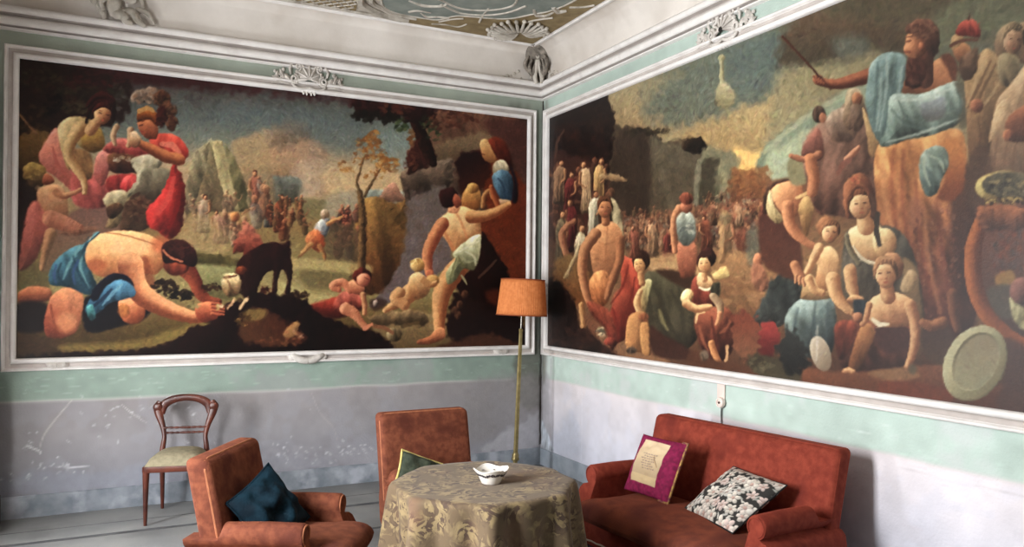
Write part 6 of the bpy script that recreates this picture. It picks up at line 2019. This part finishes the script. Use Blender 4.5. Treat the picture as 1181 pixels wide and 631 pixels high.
o = thing('cushion', 'magenta cushion with a cream written panel, left end of the red sofa', 'cushion')
painted_cushion(o, .40, .38, .11, magenta_print, .03, 7)
bm = bmesh.new()
e = cushion_edge(.40, .38, .03)
add_tube(bm, e[8:22], .009, 6)
link_bm('yellow_trim', bm, mat('gold_print_edge', (176, 140, 70), (108, 40, 60), 40, .8), o)
place_local(o, sofa, ((-.345, .05, .64), (-26, 0, 0, 0))[0], rot(*((-.345, .05, .64), (-26, 0, 0, 0))[1]))

o = thing('cushion', 'black cushion with white flowers in the middle of the red sofa', 'cushion')
painted_cushion(o, .48, .42, .12, floral_print, .04, 9)
bm = bmesh.new()
e = cushion_edge(.48, .42, .04)
add_tube(bm, e+[e[0]], .005, 6, caps=False)
link_bm('piping', bm, mat('black_piping', (26, 24, 24)), o)
place_local(o, sofa, ((.24, .10, .575), (-57, 0, -13, 0))[0], rot(*((.24, .10, .575), (-57, 0, -13, 0))[1]))

# ================================================================ round table under its damask cloth
TC = (-2.065, -3.18)
t = thing('round_table', 'round table hidden under a long olive damask cloth, centre foreground', 'table', (TC[0], TC[1], 0))
bm = bmesh.new()
r_ = add_lathe(bm, [(.445, .70), (.452, .705), (.455, .718), (.452, .732), (.445, .737)], n=48)
cap(bm, r_[0]); cap(bm, r_[-1], True)
bmesh.ops.recalc_face_normals(bm, faces=bm.faces[:])
dark_wood = mat('dark_table_wood', (60, 36, 24), (84, 52, 34), 14, .45)
link_bm('tabletop', bm, dark_wood, t)
bm = bmesh.new()
add_lathe(bm, [(.001, .70), (.09, .70), (.05, .64), (.04, .5), (.06, .38), (.07, .28), (.045, .22), (.06, .14), (.001, .14)], n=24)
link_bm('pedestal', bm, dark_wood, t)
for k in range(3):
    a = k*2*PI/3+.4
    bm = bmesh.new()
    add_tube(bm, curve3([(.04*math.cos(a), .04*math.sin(a), .18), (.18*math.cos(a), .18*math.sin(a), .13), (.32*math.cos(a), .32*math.sin(a), .03)], 6), [.035, .03, .022], 8)
    link_bm('foot', bm, dark_wood, t)

def damask():
    m = bpy.data.materials.new('olive_damask')
    m.use_nodes = True
    nt = m.node_tree
    b = nt.nodes['Principled BSDF']
    tc = nt.nodes.new('ShaderNodeTexCoord')
    def ramp(sock, p0, p1, c0, c1):
        r = nt.nodes.new('ShaderNodeValToRGB')
        r.color_ramp.elements[0].position, r.color_ramp.elements[1].position = p0, p1
        r.color_ramp.elements[0].color, r.color_ramp.elements[1].color = (*lin(c0), 1), (*lin(c1), 1)
        nt.links.new(sock, r.inputs['Fac'])
        return r.outputs['Color']
    n1 = nt.nodes.new('ShaderNodeTexNoise')
    n1.inputs['Scale'].default_value = 13
    n1.inputs['Detail'].default_value = 6
    n1.inputs['Distortion'].default_value = 2.2
    nt.links.new(tc.outputs['Object'], n1.inputs['Vector'])
    v = nt.nodes.new('ShaderNodeTexVoronoi')
    v.inputs['Scale'].default_value = 13
    v.feature = 'SMOOTH_F1'
    w = nt.nodes.new('ShaderNodeMix')
    w.data_type = 'RGBA'
    w.inputs[0].default_value = .12
    nt.links.new(tc.outputs['Object'], w.inputs[6])
    nt.links.new(n1.outputs['Color'], w.inputs[7])
    nt.links.new(w.outputs[2], v.inputs['Vector'])
    a = ramp(n1.outputs['Fac'], .46, .52, (82, 66, 56), (144, 125, 91))
    c = ramp(v.outputs['Distance'], .25, .55, (0, 0, 0), (255, 255, 255))
    mx = nt.nodes.new('ShaderNodeMix')
    mx.data_type = 'RGBA'
    nt.links.new(c, mx.inputs[0])
    nt.links.new(a, mx.inputs[6])
    mx.inputs[7].default_value = (*lin((106, 89, 69)), 1)
    n2 = nt.nodes.new('ShaderNodeTexNoise')
    n2.inputs['Scale'].default_value = 3.2
    nt.links.new(tc.outputs['Object'], n2.inputs['Vector'])
    k = ramp(n2.outputs['Fac'], .54, .66, (0, 0, 0), (150, 150, 150))
    m2 = nt.nodes.new('ShaderNodeMix')
    m2.data_type = 'RGBA'
    nt.links.new(k, m2.inputs[0])
    nt.links.new(mx.outputs[2], m2.inputs[6])
    m2.inputs[7].default_value = (*lin((116, 78, 62)), 1)
    nt.links.new(m2.outputs[2], b.inputs['Base Color'])
    b.inputs['Roughness'].default_value = .7
    b.inputs['Specular IOR Level'].default_value = .12
    b.inputs['Sheen Weight'].default_value = .10
    bp = nt.nodes.new('ShaderNodeBump')
    bp.inputs['Strength'].default_value = .2
    bp.inputs['Distance'].default_value = .006
    nt.links.new(n1.outputs['Fac'], bp.inputs['Height'])
    nt.links.new(bp.outputs['Normal'], b.inputs['Normal'])
    return m

bm = bmesh.new()
N = 160
zt = .752
CORN = [math.radians(v) for v in (12, 62, 112, 158, 203, 250, 300, 340)]       # where the cloth's edge breaks into folds
def rim(a):
    """top outline: a circle softened into eight facets"""
    d = min(abs((a-c+PI) % (2*PI)-PI) for c in CORN)
    return .452+.022*math.exp(-(d/.16)**2)
rings = [[bm.verts.new((0, 0, zt))]]
for f in (.2, .4, .6, .8, .92):
    rings.append([bm.verts.new((f*rim(2*PI*i/N)*math.cos(2*PI*i/N), f*rim(2*PI*i/N)*math.sin(2*PI*i/N), zt+.0015*noise.noise(Vector((f*5*math.cos(2*PI*i/N), f*5*math.sin(2*PI*i/N), 3))))) for i in range(N)])
prof = [(.985, .0), (1.005, -.006), (1.018, -.02), (1.022, -.05), (1.026, -.12), (1.035, -.22), (1.05, -.34), (1.065, -.46), (1.08, -.58), (1.09, -.66)]
for f, dz in prof:
    ring = []
    fall = -dz/.66
    for i in range(N):
        a = 2*PI*i/N
        d = min(abs((a-c+PI) % (2*PI)-PI) for c in CORN)
        fold = math.exp(-(d/.10)**2)-.55*math.exp(-((d-.22)/.09)**2)
        sec = math.cos(a*17+.7)*.3+math.cos(a*11+2)*.25
        rr = rim(a)*f+fall**.7*(.11*fold-.03+.016*sec)
        drop = dz*(1+.05*fold)
        ring.append(bm.verts.new((rr*math.cos(a), rr*math.sin(a), zt+drop)))
    rings.append(ring)
for i in range(N):
    bm.faces.new((rings[0][0], rings[1][i], rings[1][(i+1) % N]))
for a, b in zip(rings[1:], rings[2:]):
    for i in range(N):
        bm.faces.new((a[i], b[i], b[(i+1) % N], a[(i+1) % N]))
bmesh.ops.recalc_face_normals(bm, faces=bm.faces[:])
cl = link_bm('tablecloth', bm, damask(), None, angle=80)
cl.location = (TC[0], TC[1], 0)
md = cl.modifiers.new('thickness', 'SOLIDIFY')
md.thickness = .004
md.offset = 1
tag(cl, 'olive brown damask cloth falling in folds over the round table', 'tablecloth')

# white bowl with a wavy rim
ceramic = mat('white_ceramic', (226, 220, 210), (236, 230, 222), 6, .25, spec=.5)
t = thing('bowl', 'white ceramic bowl with a wavy rim and dark printed band on the table', 'bowl', (-2.055, -3.245, .757))
bm = bmesh.new()
def wav(a, r, z):
    f = max(0, (z-.02)/.06)
    return r*(1+.06*f*math.cos(4*a+.6))
prof = [(.001, .0), (.045, .0), (.050, .003), (.060, .028), (.072, .050), (.084, .064), (.090, .074), (.086, .076), (.079, .064), (.064, .046), (.050, .024), (.038, .010), (.001, .008)]
rs = add_lathe(bm, prof, n=64, mod=wav)
for v in bm.verts:
    a = math.atan2(v.co.y, v.co.x)
    if v.co.z > .03:
        v.co.z += .006*math.cos(4*a+.6)*((v.co.z-.03)/.046)
bmesh.ops.remove_doubles(bm, verts=bm.verts[:], dist=.0005)
bmesh.ops.recalc_face_normals(bm, faces=bm.faces[:])
link_bm('body', bm, ceramic, t, angle=60)
bm = bmesh.new()
rr = random.Random(8)
def outer(a, z):
    r = np.interp(z, [0, .003, .028, .050, .064, .074], [.045, .050, .060, .072, .084, .090])
    w = wav(a, r, z)+.0012
    return Vector((w*math.cos(a), w*math.sin(a), z+(.006*math.cos(4*a+.6)*((z-.03)/.046) if z > .03 else 0)))
for i in range(56):                                         # printed leaf band under the rim
    a = i/56*2*PI
    p = [outer(a+.06*j, .050+.007*math.sin(j*1.6+i)+rr.uniform(-.002, .002)) for j in range(4)]
    add_tube(bm, p, [.0014, .0034, .0014], 5)
for i in range(7):
    a = i/7*2*PI
    rI = .066
    q = bmesh.ops.create_icosphere(bm, subdivisions=1, radius=.008)
    for v in q['verts']:
        v.co = Vector((v.co.x, v.co.y, v.co.z*.2))+Vector((rI*math.cos(a), rI*math.sin(a), .0545))
link_bm('printed_band', bm, mat('blue_black_print', (56, 52, 60), (86, 78, 80), 40, .4), t)

# ================================================================ balloon-back side chair
mahog = mat('mahogany', (70, 32, 22), (98, 46, 30), 10, .35, .1, 60, spec=.5, c3=(58, 24, 18), s3=6)
seat_cloth = mat('beige_seat_cloth', (132, 124, 100), (152, 142, 116), 30, .9, .3, 160)
t = thing('side_chair', 'dark wooden balloon-back chair with a beige seat by the left wall', 'chair', (-3.37, -.42, 0), math.radians(-13))
for q in (-1, 1):
    bm = bmesh.new()
    pts = curve3([(q*.168, .235, 0), (q*.166, .215, .20), (q*.165, .190, .42), (q*.160, .190, .50), (q*.152, .200, .57), (q*.166, .212, .65), (q*.196, .226, .74), (q*.208, .234, .80), (q*.192, .238, .845)], 6)
    add_tube(bm, pts, [.012, .017, .022, .020, .017, .021, .030, .034, .018], 10, flat=[.012, .016, .02, .017, .015, .014, .014, .014, .012], up=Vector((0, 1, 0)))
    link_bm('back_leg', bm, mahog, t, angle=60)
    bm = bmesh.new()
    add_tube(bm, [(q*.196, -.222, 0), (q*.196, -.220, .10), (q*.196, -.216, .30), (q*.195, -.212, .385), (q*.195, -.212, .43)], [.012, .015, .021, .024, .024], 10)
    link_bm('front_leg', bm, mahog, t, angle=60)
bm = bmesh.new()
pts = curve3([(-.178, .234, .745), (-.172, .238, .79), (-.150, .240, .83), (-.085, .240, .862), (0, .240, .872), (.085, .240, .862), (.150, .240, .83), (.172, .238, .79), (.178, .234, .745)], 5)
add_tube(bm, pts, [.022, .030, .034, .029, .027, .029, .034, .030, .022], 10, flat=.014, up=Vector((0, 1, 0)))
for q in (-1, 1):
    add_lathe(bm, [(.001, -.019), (.028, -.018), (.037, -.009), (.037, .009), (.028, .018), (.001, .019)], (q*.207, .236, .800), 20, rot=Matrix.Rotation(PI/2, 3, 'X'))
link_bm('crest_rail', bm, mahog, t, angle=60)
for z, w in ((.600, .158), (.640, .168)):
    bm = bmesh.new()
    prof = []
    for i in range(41):
        x = (i/40-.5)*2*w
        prof.append((.0065+.0035*abs(math.sin(i*.62)) + (.003 if i in (20,) else 0), x))
    R = Matrix.Rotation(PI/2, 3, 'Y')
    rg = add_lathe(bm, prof, (0, .205, z), 10, rot=R)
    link_bm('turned_rod', bm, mahog, t, angle=60)
bm = bmesh.new()
out = [(-.205, -.235), (.205, -.235), (.222, -.215), (.178, .205), (-.178, .205), (-.222, -.215)]
vs = add_prism(bm, out, .385, .430, lambda x, y, z: (x, z, y), .006)
link_bm('seat_rail', bm, mahog, t, angle=40)
bm = bmesh.new()
ny, nx = 18, 18
top = []
for j in range(ny+1):
    v = j/ny
    y = -.228+v*.425
    hwid = .216-.042*v
    row = []
    for i in range(nx+1):
        u = i/nx*2-1
        e = (max(0, 1-abs(u)**5)*max(0, 1-abs(2*v-1)**5))**.55
        row.append(bm.verts.new((u*hwid*(1-.03*(2*v-1)**8), y, .424+.074*e+.022*(1-u*u)*(1-(2*v-1)**2))))
    top.append(row)
for j in range(ny):
    for i in range(nx):
        bm.faces.new((top[j][i], top[j][i+1], top[j+1][i+1], top[j+1][i]))
link_bm('seat_pad', bm, seat_cloth, t, angle=80)
for q in (-1, 1):
    pass

# ================================================================ brass standard lamp
brass = mat('aged_brass', (132, 118, 76), (158, 142, 98), 18, .4, metal=.6)
t = thing('floor_lamp', 'brass standard lamp with a pleated orange shade in the corner', 'floor lamp', (-.47, -.36, 0))
t.rotation_euler = (0, math.radians(2.2), 0)
bm = bmesh.new()
rg = add_lathe(bm, [(.001, 0), (.14, 0), (.14, .012), (.125, .022), (.06, .032), (.03, .05), (.018, .07), (.001, .07)], n=32)
link_bm('base', bm, brass, t)
bm = bmesh.new()
add_lathe(bm, [(.001, .06), (.023, .06), (.022, .5), (.020, 1.0), (.017, 1.36), (.020, 1.37), (.020, 1.385), (.010, 1.39), (.001, 1.39)], n=14, mod=lambda a, r, z: r*(1+.06*math.cos(8*a)))
link_bm('pole', bm, brass, t)
bm = bmesh.new()
add_lathe(bm, [(.001, .150), (.034, .150), (.038, .168), (.030, .185), (.034, .200), (.024, .222), (.001, .222)], n=18)
link_bm('collar', bm, brass, t)
bm = bmesh.new()
add_lathe(bm, [(.001, 1.388), (.006, 1.388), (.006, 1.56), (.016, 1.57), (.016, 1.62), (.001, 1.62)], n=12)
link_bm('stem', bm, mat('steel_stem', (190, 186, 176), metal=.8, rough=.3), t)
shade_m = mat('orange_pleats', (206, 122, 66), (220, 138, 80), 30, .8)
b = shade_m.node_tree.nodes['Principled BSDF']
bm = bmesh.new()
npl = 88
rows = []
R0, R1, Z0, Z1 = (.238, .205, 1.515, 1.85)
for k in range(9):
    f = k/8
    r0 = R0+(R1-R0)*f
    z = Z0+(Z1-Z0)*f
    ring = []
    for i in range(npl*4):
        a = 2*PI*i/(npl*4)
        r = r0*(1+.010*math.cos(a*npl))*(1+.004*math.sin(9*a+f))
        ring.append(bm.verts.new((r*math.cos(a), r*math.sin(a), z)))
    rows.append(ring)
for a, b_ in zip(rows, rows[1:]):
    n = len(a)
    for i in range(n):
        bm.faces.new((a[i], a[(i+1) % n], b_[(i+1) % n], b_[i]))
sh = link_bm('lamp_shade', bm, shade_m, t, angle=80)
md = sh.modifiers.new('thickness', 'SOLIDIFY')
md.thickness = .003
for nm, z, r in (('rim', Z0, R0), ('rim', Z1, R1)):
    bm = bmesh.new()
    pts = [(r*1.006*math.cos(2*PI*i/64), r*1.006*math.sin(2*PI*i/64), z) for i in range(65)]
    add_tube(bm, pts, .006, 6, caps=False)
    link_bm(nm, bm, mat('shade_trim', (150, 78, 44)), sh)
bm = bmesh.new()
for k in range(3):
    a = k*2*PI/3
    add_tube(bm, [(0, 0, Z0+.11), (R1*.99*math.cos(a), R1*.99*math.sin(a), Z1-.02)], .003, 6)
link_bm('spider', bm, brass, t)

# ================================================================ wall socket and cord above the sofa
cream = mat('cream_bakelite', (226, 206, 196), (232, 214, 204), 10, .4)
t = thing('wall_socket', 'old cream wall socket with a hanging cord above the red sofa', 'wall socket', (-.002, -2.655, 1.03))
bm = bmesh.new()
add_box(bm, (-.006, 0, .028), (.012, .075, .125), .004)
link_bm('back_plate', bm, cream, t)
bm = bmesh.new()
R = Matrix.Rotation(-PI/2, 3, 'Y')
rg = add_lathe(bm, [(.001, 0), (.036, 0), (.038, .012), (.034, .024), (.022, .028), (.020, .022), (.001, .022)], (-.010, -.01, -.052), 28, rot=R)
sw = link_bm('round_cover', bm, cream, t)
bm = bmesh.new()
add_lathe(bm, [(.001, .023), (.008, .023), (.008, .030), (.001, .032)], (-.010, -.01, -.052), 16, rot=R)
link_bm('knob', bm, mat('dark_brown_knob', (64, 44, 36), rough=.4), sw)
bm = bmesh.new()
add_tube(bm, curve3([(-.012, -.01, -.085), (-.010, -.006, -.14), (-.012, -.012, -.24), (-.010, -.004, -.36), (-.012, -.01, -.60)], 6), .0045, 6)
link_bm('cord', bm, mat('dark_cord', (58, 54, 54)), t)

# ================================================================ folded inner window shutter, just at the picture's left edge
shut = mat('shutter_paint', (60, 34, 34), (78, 46, 42), 8, .6)
t = thing('window_shutter', 'dark red-brown inner shutter edge at the far left of the picture', 'shutter', (-4.795, -.06, 1.15))
bm = bmesh.new()
add_box(bm, (0, 0, 1.0), (.36, .035, 2.12), .004)
link_bm('panel', bm, shut, t)
bm = bmesh.new()
for z in (.35, 1.0, 1.65):
    add_box(bm, (0, -.020, z), (.24, .012, .5), .005)
link_bm('raised_panel', bm, shut, t)
